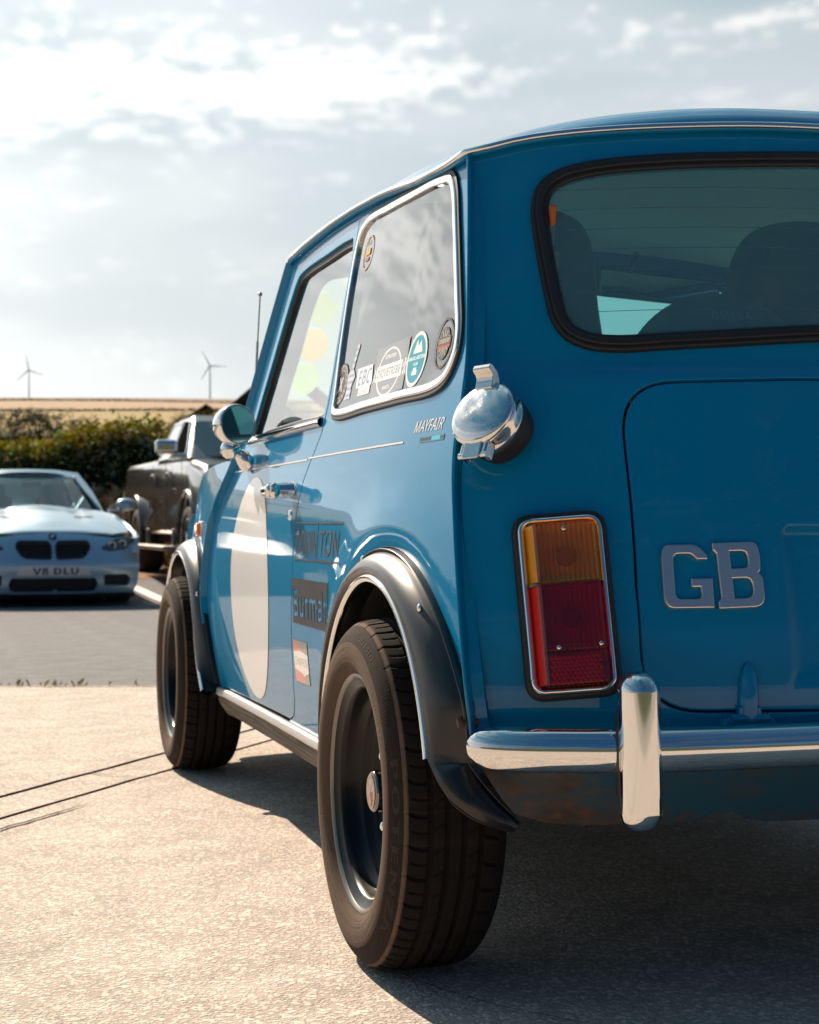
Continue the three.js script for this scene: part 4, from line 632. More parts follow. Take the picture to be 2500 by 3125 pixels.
function tyreGeo() {
  const side = new THREE.CatmullRomCurve3(tyreProfile.map(([h, r]) => V3(h, r, 0))).getPoints(36).map((p) => [p.x, p.y, 0]);
  const tread = []; for (let i = 0; i <= 150; i++) { const h = lerp(treadFrom, treadTo, i / 150), k = Math.abs((h - (treadFrom + treadTo) / 2) / ((treadFrom - treadTo) / 2)); tread.push([h, TYRE_R + 0.0007 - 0.0052 * Math.pow(k, 3.2), 1]); }
  const inner = side.map(([h, r]) => [treadFrom + treadTo - h, r, 2]).reverse();
  const prof = [...side, ...tread, ...inner], N = 1152, pos = [], uv = [], idx = [], m = prof.length;
  const arc = [0]; for (let i = 1; i < m; i++) arc.push(arc[i - 1] + Math.hypot(prof[i][0] - prof[i - 1][0], prof[i][1] - prof[i - 1][1]));
  const sideLen = arc[side.length - 1], grooves = [-0.0395, -0.0625, -0.0855, -0.109];
  for (let a = 0; a <= N; a++) {
    const th = a / N * 2 * PI;
    for (let i = 0; i < m; i++) {
      let [h, r, k] = prof[i];
      if (k === 1) {
        let cut = 0;
        for (const g of grooves) cut = Math.max(cut, 0.006 * ss(0.0048, 0.0034, Math.abs(h - g)));
        const zone = h > -0.0355 ? 0 : h < -0.113 ? 1 : 2, e = (h + 0.0095) / -0.026;
        if (zone === 0) {                                    // outer shoulder: curved cross grooves, wide and thin by turns
          const bend = 0.011 * Math.sin(e * 2.4) - 0.012 * Math.pow(1 - clamp(e), 3);
          const q = (th + bend) * 36 / (2 * PI), f = Math.abs(q - Math.round(q)), f2 = Math.abs(q + 0.5 - Math.round(q + 0.5));
          cut = Math.max(cut, 0.0045 * ss(0.075, 0.045, f) * ss(0.0, 0.1, e) , 0.0030 * ss(0.042, 0.02, f2) * ss(0.1, 0.25, e));
        } else if (zone === 1) { const q = (th - (h + 0.113) * 1.2) * 40 / (2 * PI), f = Math.abs(q - Math.round(q)); cut = Math.max(cut, 0.0045 * ss(0.09, 0.05, f)); }
        else { const q = (th + h * 2.2) * 48 / (2 * PI), f = Math.abs(q - Math.round(q)); cut = Math.max(cut, 0.0025 * ss(0.05, 0.025, f) * (h < -0.066 && h > -0.082 ? 0 : 1)); }
        r -= cut;
      } else if (k === 0 && h < -0.002 && r > 0.237) { const q = (th - 0.012) * 36 / (2 * PI), f = Math.abs(q - Math.round(q)); r -= 0.0012 * ss(0.06, 0.03, f); }
      pos.push(r * Math.cos(th), h, -r * Math.sin(th)); uv.push(1 - a / N, k === 0 ? clamp(arc[i] / sideLen) * 0.98 + 0.01 : 0.99);
    }
  }
  // texture rows run from the tread edge (top of the picture) to the bead
  for (let i = 1; i < uv.length; i += 2) uv[i] = uv[i] >= 0.985 && uv[i] < 0.9905 ? 0.02 : uv[i];
  for (let a = 0; a < N; a++) for (let i = 0; i < m - 1; i++) { const p = a * m + i, q = p + m; idx.push(p, q, p + 1, p + 1, q, q + 1); }
  const g = new THREE.BufferGeometry();
  g.setAttribute('position', new THREE.Float32BufferAttribute(pos, 3)); g.setAttribute('uv', new THREE.Float32BufferAttribute(uv, 2)); g.setIndex(idx); g.computeVertexNormals();
  return moved(g, 0, 0, 0, 0, 0, PI / 2);
}
const M_rim = mat(0.20, 0.185, 0.165, 0.28, { metalness: 0.85 }), M_rimBlack = phys(0.005, 0.005, 0.005, 0.28, { specularIntensity: 0.6 });
const hubPrint = pic(256, 256, (c) => { c.fillStyle = '#cfc6ba'; c.fillRect(0, 0, 256, 256); c.strokeStyle = '#8a8078'; c.lineWidth = 8; c.beginPath(); c.arc(128, 128, 110, 0, 7); c.stroke(); c.fillStyle = '#c2402c'; c.beginPath(); c.moveTo(110, 140); c.lineTo(205, 110); c.lineTo(190, 215); c.lineTo(140, 235); c.fill(); c.strokeStyle = '#6d6a68'; c.lineWidth = 10; c.beginPath(); c.moveTo(40, 60); c.lineTo(215, 195); c.moveTo(60, 205); c.lineTo(190, 45); c.stroke(); });
const M_chromeDark = mat(0.22, 0.21, 0.20, 0.12, { metalness: 1 });
const onAxis = (g) => moved(g, 0, 0, 0, 0, 0, PI / 2);
const tyre0 = tyreGeo();
const rimLip = onAxis(lathe([[0.1675, -0.016], [0.1725, -0.006], [0.1728, -0.001], [0.1708, 0.0012], [0.1675, 0.0004], [0.1645, -0.0035]], 128));
const rimBarrel = onAxis(lathe([[0.1645, -0.0035], [0.1595, -0.0085], [0.1535, -0.0105], [0.150, -0.013], [0.1485, -0.020], [0.1465, -0.030], [0.1435, -0.038], [0.1395, -0.0405], [0.1375, -0.044], [0.1355, -0.052], [0.1300, -0.0575], [0.1275, -0.060], [0.1255, -0.066], [0.118, -0.070]], 128));
const rimDisc = onAxis(lathe([[0.1185, -0.0695], [0.105, -0.062], [0.09, -0.0615], [0.075, -0.060], [0.066, -0.056], [0.0, -0.056]], 96));
const rimBack = onAxis(lathe([[0.1675, -0.016], [0.15, -0.03], [0.148, -0.12], [0.166, -0.14]], 64));
const holeGeo = (() => { const l = []; for (let k = 0; k < 8; k++) { const a = k * PI / 4 + 0.3; l.push(moved(new THREE.TorusGeometry(0.0115, 0.0022, 8, 24), -0.0, 0.093 * Math.sin(a), 0.093 * Math.cos(a), 0, PI / 2, 0)); } return l.map((g) => moved(g, 0.0612, 0, 0)); })();
const hubGeo = onAxis(lathe([[0.0, -0.021], [0.026, -0.021], [0.0295, -0.0225], [0.031, -0.026], [0.031, -0.058]], 48));
const hubFace = moved(new THREE.CircleGeometry(0.0245, 40), 0.0202, 0, 0, 0, -PI / 2, 0);
const nutGeo = (a) => moved(join([moved(new THREE.CylinderGeometry(0.0088, 0.0095, 0.016, 6), 0, 0, 0), moved(new THREE.SphereGeometry(0.0080, 16, 8, 0, 2 * PI, 0, PI / 2), 0, 0.0075, 0, 0, 0, 0, [1, 0.75, 1])]), 0.047, 0.0508 * Math.sin(a), 0.0508 * Math.cos(a), 0, 0, PI / 2);
function wheel(z, side, roll) {
  const w = new THREE.Group(); w.name = 'wheel'; w.position.set(-WX * side, TYRE_R, z); w.rotation.set(0, side > 0 ? 0 : PI, 0); car.add(w);
  const t = part('tyre', tyre0, M_tyre, w); t.rotation.x = roll;
  part('rim', [rimLip, rimBack], M_rim, w); part('rim_centre', [rimBarrel, rimDisc, ...holeGeo], M_rimBlack, w);
  part('hub_cap', hubGeo, M_chromeDark, w); part('hub_badge', hubFace, mat(0.62, 0.55, 0.52, 0.4, { map: hubPrint }), w);
  for (let k = 0; k < 4; k++) part('wheel_nut', nutGeo(PI / 2 + k * PI / 2 + 0.06), M_chrome, w);
  part('brake_drum', onAxis(lathe([[0, -0.075], [0.1, -0.075], [0.1, -0.13], [0, -0.13]], 40)), M_dark, w);
}
for (const side of [1, -1]) { wheel(0, side, -0.38); wheel(-2.036, side, 0.8); }
// ---------- wheel-arch extensions ----------
const archProfile = [[0, -0.004], [-0.002, 0.0085], [0.03, 0.011], [0.06, 0.0085], [0.085, 0.0045], [0.2, 0.012], [0.4, 0.0185], [0.6, 0.0195], [0.74, 0.017], [0.80, 0.0155], [0.845, 0.011], [0.87, 0.004], [0.93, 0.0015], [1, 0.001], [1.03, -0.006], [1.0, -0.03]];
function arch(zc, sections, endTip) {
  const secs = sections.slice();
  if (endTip) secs.unshift(...endTip);
  const prof = new THREE.CatmullRomCurve3(archProfile.map(([t, o]) => V3(t, o, 0)), false, 'centripetal').getPoints(60);
  return gridGeo(60, secs.length - 1, (u, v) => { const s = secs[Math.round(v * (secs.length - 1))], q = prof[Math.round(u * 60)]; return s.body.clone().lerp(s.lip, q.x).addScaledVector(s.out, q.y * (s.k ?? 1)); });
}
const rearSections = [], frontSections = [], N_ARCH = 80;
for (let i = 0; i <= N_ARCH; i++) {
  const a = lerp(rad(16.5), rad(186), i / N_ARCH);
  let bz = 0.02 + 0.386 * Math.cos(a), by = 0.233 + 0.371 * Math.sin(a); bz = Math.min(bz, flangeZ(-by) + 0.003);
  rearSections.push({ body: V3(-halfWidth(by, bz) + 0.001, by, bz), lip: V3(-0.6985, 0.25 + 0.311 * Math.sin(a), 0.003 + 0.311 * Math.cos(a)), out: V3(-1, 0, 0) });
  const c = lerp(rad(-2), rad(184), i / N_ARCH), fz = -2.03 + 0.386 * Math.cos(c), fy = 0.233 + 0.371 * Math.sin(c);
  frontSections.push({ body: V3(-halfWidth(fy, fz) + 0.001, fy, fz), lip: V3(-0.695, Math.max(0.238, 0.25 + 0.3135 * Math.sin(c)), -2.036 + 0.3135 * Math.cos(c) + 0.10 * Math.pow(clamp((0.36 - (0.25 + 0.3135 * Math.sin(c))) / 0.12), 2) * (Math.cos(c) > 0 ? 1 : 0)), out: V3(-1, 0, 0) });
}
const dirOut = (x, y, z) => V3(x, y, z).normalize();
const tipSections = [[[-0.607, 0.249, 0.352], [-0.594, 0.262, 0.352], [-0.1, -0.3, 1], 0.3], [[-0.628, 0.256, 0.352], [-0.605, 0.276, 0.352], [-0.3, -0.3, 1], 0.6], [[-0.652, 0.2655, 0.35], [-0.619, 0.292, 0.35], [-0.5, -0.2, 1], 0.85], [[-0.668, 0.276, 0.347], [-0.631, 0.308, 0.35], [-0.7, -0.1, 0.8], 1], [[-0.681, 0.288, 0.341], [-0.643, 0.325, 0.35], [-0.85, 0, 0.5], 1], [[-0.690, 0.306, 0.331], [-0.652, 0.341, 0.351], [-0.95, 0, 0.2], 1]].map(([l, b, o, k]) => ({ lip: V3(...l), body: V3(...b), out: dirOut(...o), k }));
const tipFine = (() => { const all = [...tipSections, rearSections[0]], L = new THREE.CatmullRomCurve3(all.map((s) => s.lip)), B = new THREE.CatmullRomCurve3(all.map((s) => s.body)), out = []; for (let i = 0; i < 24; i++) { const t = i / 24, k = Math.min(5, Math.floor(t * 6)), f = t * 6 - k; out.push({ lip: L.getPoint(t), body: B.getPoint(t), out: all[k].out.clone().lerp(all[k + 1].out, f).normalize(), k: lerp(all[k].k ?? 1, all[k + 1].k ?? 1, f) }); } return out; })();
const trimOn = (secs, from, to) => sweep(secs.slice(from, to + 1).map((s, i, A) => { const t = A[Math.min(i + 1, A.length - 1)].lip.clone().sub(A[Math.max(i - 1, 0)].lip).normalize(), n = V3(-1, 0, 0), b = t.clone().cross(n).normalize(); return { p: s.lip.clone().add(V3(-0.0035, 0, 0)), n, b }; }), [[-0.006, -0.006], [0.001, -0.0072], [0.0045, -0.005], [0.0055, 0], [0.0045, 0.005], [0.001, 0.0072], [-0.006, 0.006]]);
const rearArchGeo = arch(0, rearSections, tipFine), frontArchGeo = arch(-2.036, frontSections);
const linerGeo = (secs) => gridGeo(1, secs.length - 1, (u, v) => { const s = secs[Math.round(v * (secs.length - 1))]; return u ? s.lip.clone().add(V3(0.25, 0.01, 0)) : s.lip.clone().add(V3(0.012, 0.012 * 0, 0)); });
for (const side of [1, -1]) {
  const f = side > 0 ? (g) => g : mirrorX;
  const r = part('wheel_arch', f(rearArchGeo), M_black, car), q = part('wheel_arch', f(frontArchGeo), M_black, car);
  part('chrome_strip', f(trimOn(rearSections, 0, N_ARCH)), M_chrome, r); part('chrome_strip', f(trimOn(frontSections, 0, N_ARCH)), M_chrome, q);
  const at = (secs, i, t, o) => { const s = secs[i]; return s.body.clone().lerp(s.lip, t).addScaledVector(s.out, o); };
  for (const i of [18, 40, 62]) { part('screw', f(moved(new THREE.SphereGeometry(0.006, 16, 10), ...at(rearSections, i, 0.26, 0.014).toArray(), 0, 0, 0, [0.6, 1, 1])), M_chrome, r); part('screw', f(moved(new THREE.SphereGeometry(0.006, 16, 10), ...at(frontSections, i, 0.26, 0.014).toArray(), 0, 0, 0, [0.6, 1, 1])), M_chrome, q); }
  part('arch_liner', f(linerGeo(rearSections)), M_dark, r); part('arch_liner', f(linerGeo(frontSections)), M_dark, q);
}
// ---------- sills and underside ----------
const sillTop = (z) => curve([[-1.75, 0.250], [-1.0, 0.2605], [-0.35, 0.2635]])(z);
const grime = dots(512, 128, (u, v) => { const a = fbm(u * 40, v * 7, 1, 5), k = ss(-0.25, 0.4, a); return [lerp(0.06, 0.22, k), lerp(0.048, 0.185, k), lerp(0.038, 0.15, k)].map((x) => Math.pow(x, 1 / 2.2)); }, true);
const M_grime = mat(1, 1, 1, 0.9, { map: grime });
for (const side of [1, -1]) {
  const f = side > 0 ? (g) => g : mirrorX, zs = Array.from({ length: 61 }, (_, i) => lerp(-1.74, -0.34, i / 60));
  const line = (z, y) => ({ p: V3(-halfWidth(y, z), y, z), n: V3(-1, 0, 0), b: V3(0, 1, 0) });
  part('sill', f(sweep(zs.map((z) => line(z, sillTop(z) - 0.003)), [[-0.03, 0.0], [0.0, 0.0], [0.004, -0.012], [0.002, -0.03], [-0.008, -0.052 ], [-0.018, -0.066], [-0.06, -0.074]], false)), M_grime, car);
  part('sill_trim', f(sweep(zs.map((z) => line(z, sillTop(z) - 0.011 + 0.0008 * noise(z * 14, 3, side))), [[-0.004, 0.008], [0.008, 0.0075], [0.0125, 0.004], [0.0125, -0.008], [0.009, -0.011], [-0.004, -0.011]])), mat(0.55, 0.55, 0.54, 0.42, { metalness: 0.35 }), car);
}
part('underbody', [box(1.16, 0.05, 1.55, 0, 0.20, -1.0, 0.01), box(0.98, 0.06, 0.72, 0, 0.27, -0.12, 0.01), box(0.95, 0.08, 0.9, 0, 0.24, -2.05, 0.01), box(1.05, 0.02, 0.5, 0, 0.44, 0.02, 0.005), box(0.9, 0.35, 0.02, 0, 0.60, -0.24, 0.005), box(0.9, 0.28, 0.02, 0, 0.62, 0.25, 0.005)], M_dark, car);
part('exhaust', [cyl(0.024, 0.024, 0.6, 0.12, 0.21, 0.15, PI / 2), cyl(0.06, 0.06, 0.35, 0.12, 0.235, -0.2, PI / 2)], mat(0.12, 0.1, 0.09, 0.6, { metalness: 0.6 }), car);
part('axle', cyl(0.03, 0.03, 1.1, 0, 0.25, 0, 0, 0, PI / 2), M_dark, car);
// ---------- bumper ----------
const bumperLine = new THREE.CatmullRomCurve3(symmetric([[0, 0.468], [-0.25, 0.4735], [-0.42, 0.473], [-0.5, 0.464], [-0.565, 0.444], [-0.615, 0.424], [-0.648, 0.402], [-0.664, 0.382], [-0.668, 0.366]].map(([x, z]) => [x, z])).sort((a, b) => a[0] - b[0]).map(([x, z]) => V3(x, 0.3635, z)));
const bumperFrames = (() => { const out = []; for (let i = 0; i <= 160; i++) { const p = bumperLine.getPointAt(i / 160), t = bumperLine.getTangentAt(i / 160), n = V3(t.z, 0, -t.x); if (n.z < 0 && Math.abs(n.z) > 0.1) n.negate(); if (n.dot(V3(p.x, 0, 0.9)) < 0) n.negate(); const d = Math.min(i, 160 - i) / 160 * bumperLine.getLength(); out.push({ p, n, b: V3(0, 1, 0), s: d < 0.055 ? Math.max(0.05, Math.pow(1 - Math.pow(1 - d / 0.055, 2.2), 0.5)) : 1 }); } return out; })();
const bumper = part('rear_bumper', sweep(bumperFrames, [[-0.022, 0.0235], [-0.010, 0.0265], [0.0, 0.0255], [0.0085, 0.021], [0.0145, 0.012], [0.0165, 0.0], [0.0155, -0.012], [0.0115, -0.020], [0.006, -0.0242], [0.004, -0.0272], [-0.002, -0.0278], [-0.022, -0.0262]]), M_chrome, car);
function overrider(x) {
  const g = new RoundedBoxGeometry(0.0515, 0.192, 0.052, 10, 0.0235); g.toNonIndexed;
  const p = g.attributes.position; for (let i = 0; i < p.count; i++) { const y = p.getY(i), z = p.getZ(i); p.setZ(i, z - 1.35 * y * y - 0.05 * Math.max(0, y) - (z > 0 ? 9 * p.getX(i) ** 2 : 0)); }
  const h = mergeVertices((g.deleteAttribute('normal'), g.deleteAttribute('uv'), g)); h.computeVertexNormals();
  return moved(h, x, 0.3655, 0.503, -0.02, 0, 0);
}
for (const s of [-1, 1]) { const o = part('overrider', overrider(s * 0.4905), M_chrome, bumper); o.name = 'overrider'; part('bumper_pad', box(0.05, 0.11, 0.018, s * 0.490, 0.362, 0.478, 0.006), M_rubber, bumper); }
part('bumper_bolt', [cyl(0.004, 0.004, 0.026, -0.664, 0.389, 0.356, 0, 0, PI / 2 + 0.15), cyl(0.0065, 0.0065, 0.005, -0.676, 0.3905, 0.356, 0, 0, PI / 2 + 0.15, 6)], mat(0.10, 0.06, 0.035, 0.85), car);
// ---------- tail lamps ----------
const rearNormal = (x, y) => rearAt(x + 1e-3, y).sub(rearAt(x - 1e-3, y)).cross(rearAt(x, y + 1e-3).sub(rearAt(x, y - 1e-3))).normalize();
const M_amber = pane(1.0, 0.66, 0.10, 0.03, { specularIntensity: 0.7 }), M_red = pane(0.80, 0.13, 0.09, 0.03, { specularIntensity: 0.7 }), M_amberEdge = phys(1.0, 0.44, 0.02, 0.25, { transmission: 0.2, thickness: 0, clearcoat: 1, clearcoatRoughness: 0.03 }), M_redEdge = phys(0.85, 0.03, 0.015, 0.25, { transmission: 0.2, thickness: 0, clearcoat: 1, clearcoatRoughness: 0.03 }), M_amberIn = pane(1.0, 0.74, 0.25, 0.1, { specularIntensity: 0 }), M_redIn = pane(0.86, 0.2, 0.16, 0.1, { specularIntensity: 0 });
function frameGeo(w, h, r, prof) {          // a rounded rectangular frame, profile as [outwards, forwards]
  const L = densify(roundPoly([[-w / 2, -h / 2, r], [w / 2, -h / 2, r], [w / 2, h / 2, r], [-w / 2, h / 2, r]], 8), 0.02);
  const fr = L.map((p, i) => { const n = L.length, a = L[(i + n - 1) % n], b = L[(i + 1) % n], t = V3(b[0] - a[0], b[1] - a[1], 0).normalize(); return { p: V3(p[0], p[1], 0), n: V3(t.y, -t.x, 0), b: V3(0, 0, 1) }; });
  fr.push(fr[0]); return sweep(fr, prof);
}
function lensGeo(y0, y1) {
  const s = new THREE.Shape([[-0.0478, 0.004], [-0.0335, 0.0345], [-0.031, 0.0362], [0.0405, 0.0362], [0.0435, 0.0345], [0.0478, 0.004]].map(([x, z]) => new THREE.Vector2(x, -z)));
  const g = new THREE.ExtrudeGeometry(s, { depth: y1 - y0 - 0.002, bevelEnabled: true, bevelSize: 0.001, bevelThickness: 0.001, bevelSegments: 2 });
  return moved(g, 0, y0 + 0.001, 0, -PI / 2, 0, 0);
}
const ribs = (y0, y1, n) => gridGeo(n * 8, 8, (u, v) => V3(lerp(-0.0285, 0.039, u), lerp(y0 + 0.006, y1 - 0.005, v), 0.0335 - 0.0012 * Math.abs(Math.sin(u * n * PI)) + 0.0006 * Math.sin(v * 9)));
const facets = (y0, y1) => { const l = [], w = 0.0058; for (let i = 0; i < 11; i++) for (let j = 0; j < 9; j++) { const x = -0.026 + i * w, y = y0 + 0.004 + j * w * 0.86; if (y < y1 - 0.004) l.push(moved(new THREE.ConeGeometry(w * 0.56, 0.003, 6), x + (j % 2) * w / 2, y, 0.0335, PI / 2, 0, 0)); } return l; };
for (const s of [1, -1]) {
  const X = -0.5375 * s, Y = 0.5355, N = rearNormal(X, Y), lamp = new THREE.Group(); lamp.name = 'tail_lamp'; car.add(lamp);
  const up = V3(-0.085 * s, 1, 0); lamp.applyMatrix4(basis(rearAt(X, Y).addScaledVector(N, -0.003), N, up));
  const mx = s > 0 ? (g) => g : (g) => mirrorX(g.index ? g : mergeVertices(g));
  part('lamp_gasket', frameGeo(0.112, 0.229, 0.021, [[-0.010, -0.012], [0.0035, -0.012], [0.005, 0.008], [0.003, 0.0145], [-0.003, 0.016], [-0.010, 0.012]]), M_rubber, lamp);
  part('lamp_bezel', frameGeo(0.1045, 0.2215, 0.019, [[-0.0085, 0.006], [-0.0075, 0.0155], [-0.005, 0.0205], [-0.002, 0.0225], [0.001, 0.021], [0.0025, 0.0165], [0.0025, 0.010]]), M_chrome, lamp);
  part('lamp_bowl', gridGeo(150, 4, (u, v) => V3(lerp(-0.048, 0.048, u), lerp(-0.106, 0.106, v), 0.010 + 0.0022 * Math.abs(Math.sin(u * 15 * PI)))), mat(0.55, 0.52, 0.48, 0.3, { metalness: 0.6, side: THREE.DoubleSide }), lamp);
  part('lamp_divider', [box(0.09, 0.0025, 0.026, 0, 0.0255, 0.018, 0.001), cyl(0.011, 0.011, 0.016, 0.004, 0.06, 0.016, PI / 2), cyl(0.011, 0.011, 0.016, 0.004, -0.02, 0.016, PI / 2)], mat(0.2, 0.19, 0.18, 0.6), lamp);
  part('amber_lens', mx(lensGeo(0.0265, 0.1025)), M_amber, lamp); part('lens_ribs', mx(ribs(0.0265, 0.1025, 13)), M_amberIn, lamp);
  for (const [y0, y1, m] of [[0.028, 0.101, M_amberEdge], [-0.101, 0.0235, M_redEdge]]) part('lens_edge', box(0.0008, y1 - y0, 0.0325, -0.0412 * s, (y0 + y1) / 2, 0.0195, 0.0003, 0, 0.439 * s), m, lamp);
  part('red_lens', mx(lensGeo(-0.060, 0.0245)), M_red, lamp); part('lens_ribs', mx(ribs(-0.058, 0.0245, 11)), M_redIn, lamp);
  part('red_reflector', mx(lensGeo(-0.1025, -0.061)), M_red, lamp); part('reflector_facets', mx(join(facets(-0.1025, -0.061))), mat(0.45, 0.012, 0.008, 0.25), lamp).userData.kind = 'stuff';
  for (const [x, y] of [[0.004, 0.0935], [-0.016, -0.056], [0.037, -0.055]]) part('screw', moved(new THREE.SphereGeometry(0.0032, 14, 8), x * s, y, 0.0362, 0, 0, 0, [1, 1, 0.6]), M_chromeWorn, lamp);
}
// ---------- badge letters on the boot ----------
const letter = (outer, holes, w, h) => { const P = (L) => roundPoly(L.map(([a, b, r]) => [a * w, b * h, (r ?? 0.04) < 0.045 ? 0 : (r ?? 0.04) * h]), 5).map((p) => new THREE.Vector2(...p)), s = new THREE.Shape(P(outer)); holes.forEach((o) => s.holes.push(new THREE.Path(P(o)))); return moved(new THREE.ExtrudeGeometry(s, { depth: 0.002, bevelEnabled: true, bevelSize: 0.002, bevelThickness: 0.0028, bevelSegments: 3, bevelOffset: -0.002, curveSegments: 6 }), -w / 2, -h / 2, 0); };
const gShape = letter([[0.93, 0.755, 0.01], [0.93, 0.83, 0.05], [0.72, 1, 0.10], [0.10, 1, 0.16], [0, 0.86, 0.10], [0, 0.12, 0.1], [0.12, 0, 0.12], [1, 0, 0.01], [1, 0.47, 0.01], [0.56, 0.47, 0.01], [0.56, 0.325, 0.01], [0.74, 0.325, 0.03], [0.76, 0.155, 0.08], [0.25, 0.155, 0.09], [0.25, 0.845, 0.09], [0.60, 0.845, 0.05], [0.71, 0.755, 0.02]], [], 0.066, 0.0835);
const bShape = letter([[0, 1, 0.01], [0.94, 1, 0.14], [1, 0.80, 0.1], [0.97, 0.56, 0.06], [0.92, 0.52, 0.02], [1, 0.46, 0.06], [1, 0.0, 0.2], [0, 0, 0.01], [0, 0.11, 0.02], [0.07, 0.17, 0.02], [0.07, 0.83, 0.02], [0, 0.89, 0.02]], [[[0.36, 0.605], [0.72, 0.605, 0.08], [0.72, 0.855, 0.1], [0.36, 0.855]], [[0.36, 0.155], [0.76, 0.155, 0.12], [0.76, 0.445, 0.12], [0.36, 0.445]]], 0.063, 0.0865);
const M_badge = mat(0.84, 0.74, 0.67, 0.30, { metalness: 1, bumpMap: tiled(peel, 40), bumpScale: 0.00004 });
for (const [g, x, y, t] of [[gShape, -0.385, 0.571, 0.01], [bShape, -0.318, 0.5725, 0.035]]) { const n = rearNormal(x, y); part('badge_letter', framed(g, basis(rearAt(x, y).addScaledVector(n, 0.0022), n, V3(-t, 1, 0))), M_badge, boot); }
for (const s of [-1, 1]) {
  const x = 0.314 * s, n = rearNormal(x, 0.42), m = basis(rearAt(x, 0.402), n);
  const finger = gridGeo(16, 20, (u, v) => { const y = lerp(-0.012, 0.062, v), w = 0.0138 * Math.pow(clamp(1 - Math.pow(clamp((y - 0.005) / 0.057), 2.2), 0.001, 1), 0.5), a = PI * u; return V3(-w * Math.cos(a), y, 0.002 + Math.sin(a) * w * 0.95); });
  const foot = new THREE.ExtrudeGeometry(new THREE.Shape(roundPoly([[-0.034, -0.02, 0.006], [0.034, -0.02, 0.006], [0.030, -0.010, 0.008], [0.013, -0.004, 0.008], [0.013, 0.004], [-0.013, 0.004], [-0.013, -0.004, 0.008], [-0.030, -0.010, 0.008]]).map((p) => new THREE.Vector2(...p))), { depth: 0.012, bevelEnabled: true, bevelSize: 0.002, bevelThickness: 0.003, bevelSegments: 2 });
  part('boot_hinge', framed(join([finger, moved(foot, 0, 0, -0.004), cyl(0.005, 0.005, 0.05, 0, -0.008, 0.010, 0, 0, PI / 2)]), m), M_blue, boot);
}
part('number_plate_lamp', box(0.12, 0.03, 0.03, 0, 0.67, rearZ(0, 0.67) + 0.01, 0.008), M_chrome, boot);
// ---------- fuel cap ----------
{
  const N = V3(-0.74, 0.47, 0.48).normalize(), C = V3(-0.633, 0.784, 0.307), up = V3(0.33, 0.83, -0.30), cap = new THREE.Group(); cap.name = 'fuel_cap'; cap.applyMatrix4(basis(C, N, up)); car.add(cap);
  const t = (g) => moved(g, 0, 0, 0, PI / 2, 0, 0);
  const spots = dots(512, 512, (() => { const r = rngOf(8), D = Array.from({ length: 420 }, () => [r(), r(), 0.004 + 0.011 * r() * r()]); return (u, v) => { let h = 0.2; for (const d of D) { const q = Math.hypot(u - d[0], v - d[1]) / d[2]; if (q < 1) h = Math.max(h, 0.2 + 0.8 * Math.sqrt(1 - q * q)); } return h; }; })());
  part('cap_lid', t(lathe([[0, 0.0085], [0.012, 0.008], [0.024, 0.0062], [0.035, 0.003], [0.043, -0.001], [0.0462, -0.0035], [0.0475, -0.0065], [0.046, -0.009], [0.043, -0.0095]], 96)), mat(0.80, 0.79, 0.77, 0.09, { metalness: 1, bumpMap: tiled(spots, 4, 1.2), bumpScale: 0.00012 }), cap);
  part('cap_collar', t(lathe([[0.043, -0.0095], [0.0445, -0.011], [0.0455, -0.017], [0.0445, -0.023], [0.0475, -0.026], [0.0475, -0.031], [0.043, -0.034], [0.040, -0.045]], 96)), M_chrome, cap);
  part('cap_grommet', t(lathe([[0.036, -0.028], [0.0445, -0.032], [0.047, -0.037], [0.045, -0.052], [0.042, -0.064]], 64)), M_rubber, cap);
  const prof = [[0.032, 0.004], [0.043, 0.0045], [0.049, 0.008], [0.053, 0.0185], [0.061, 0.0165], [0.058, 0.001], [0.049, -0.008], [0.037, -0.008]];
  const lev = new THREE.ExtrudeGeometry(new THREE.Shape(roundPoly(prof.map(([a, b]) => [a, b, 0.0025])).map((p) => new THREE.Vector2(...p))), { depth: 0.025, bevelEnabled: true, bevelSize: 0.0008, bevelThickness: 0.0008, bevelSegments: 2 });
  lev.applyMatrix4(new THREE.Matrix4().makeBasis(V3(0, 1, 0), V3(0, 0, 1), V3(1, 0, 0))); lev.translate(-0.0135, 0, 0);
  part('cap_latch', lev, M_chromeWorn, cap);
  const tongue = new THREE.ExtrudeGeometry(new THREE.Shape(roundPoly([[-0.014, -0.035], [0.014, -0.035], [0.012, -0.050, 0.004], [0.013, -0.066, 0.005], [-0.013, -0.066, 0.005], [-0.012, -0.050, 0.004]]).map((p) => new THREE.Vector2(...p))), { depth: 0.004, bevelEnabled: true, bevelSize: 0.001, bevelThickness: 0.001, bevelSegments: 2 });
  part('cap_hinge', [moved(tongue, 0, 0, -0.006, 0.05), cyl(0.0042, 0.0042, 0.044, 0, -0.060, -0.010, 0, 0, PI / 2), box(0.008, 0.02, 0.02, 0.017, -0.052, -0.016, 0.003), box(0.008, 0.02, 0.02, -0.017, -0.052, -0.016, 0.003)], M_chromeWorn, cap);
}
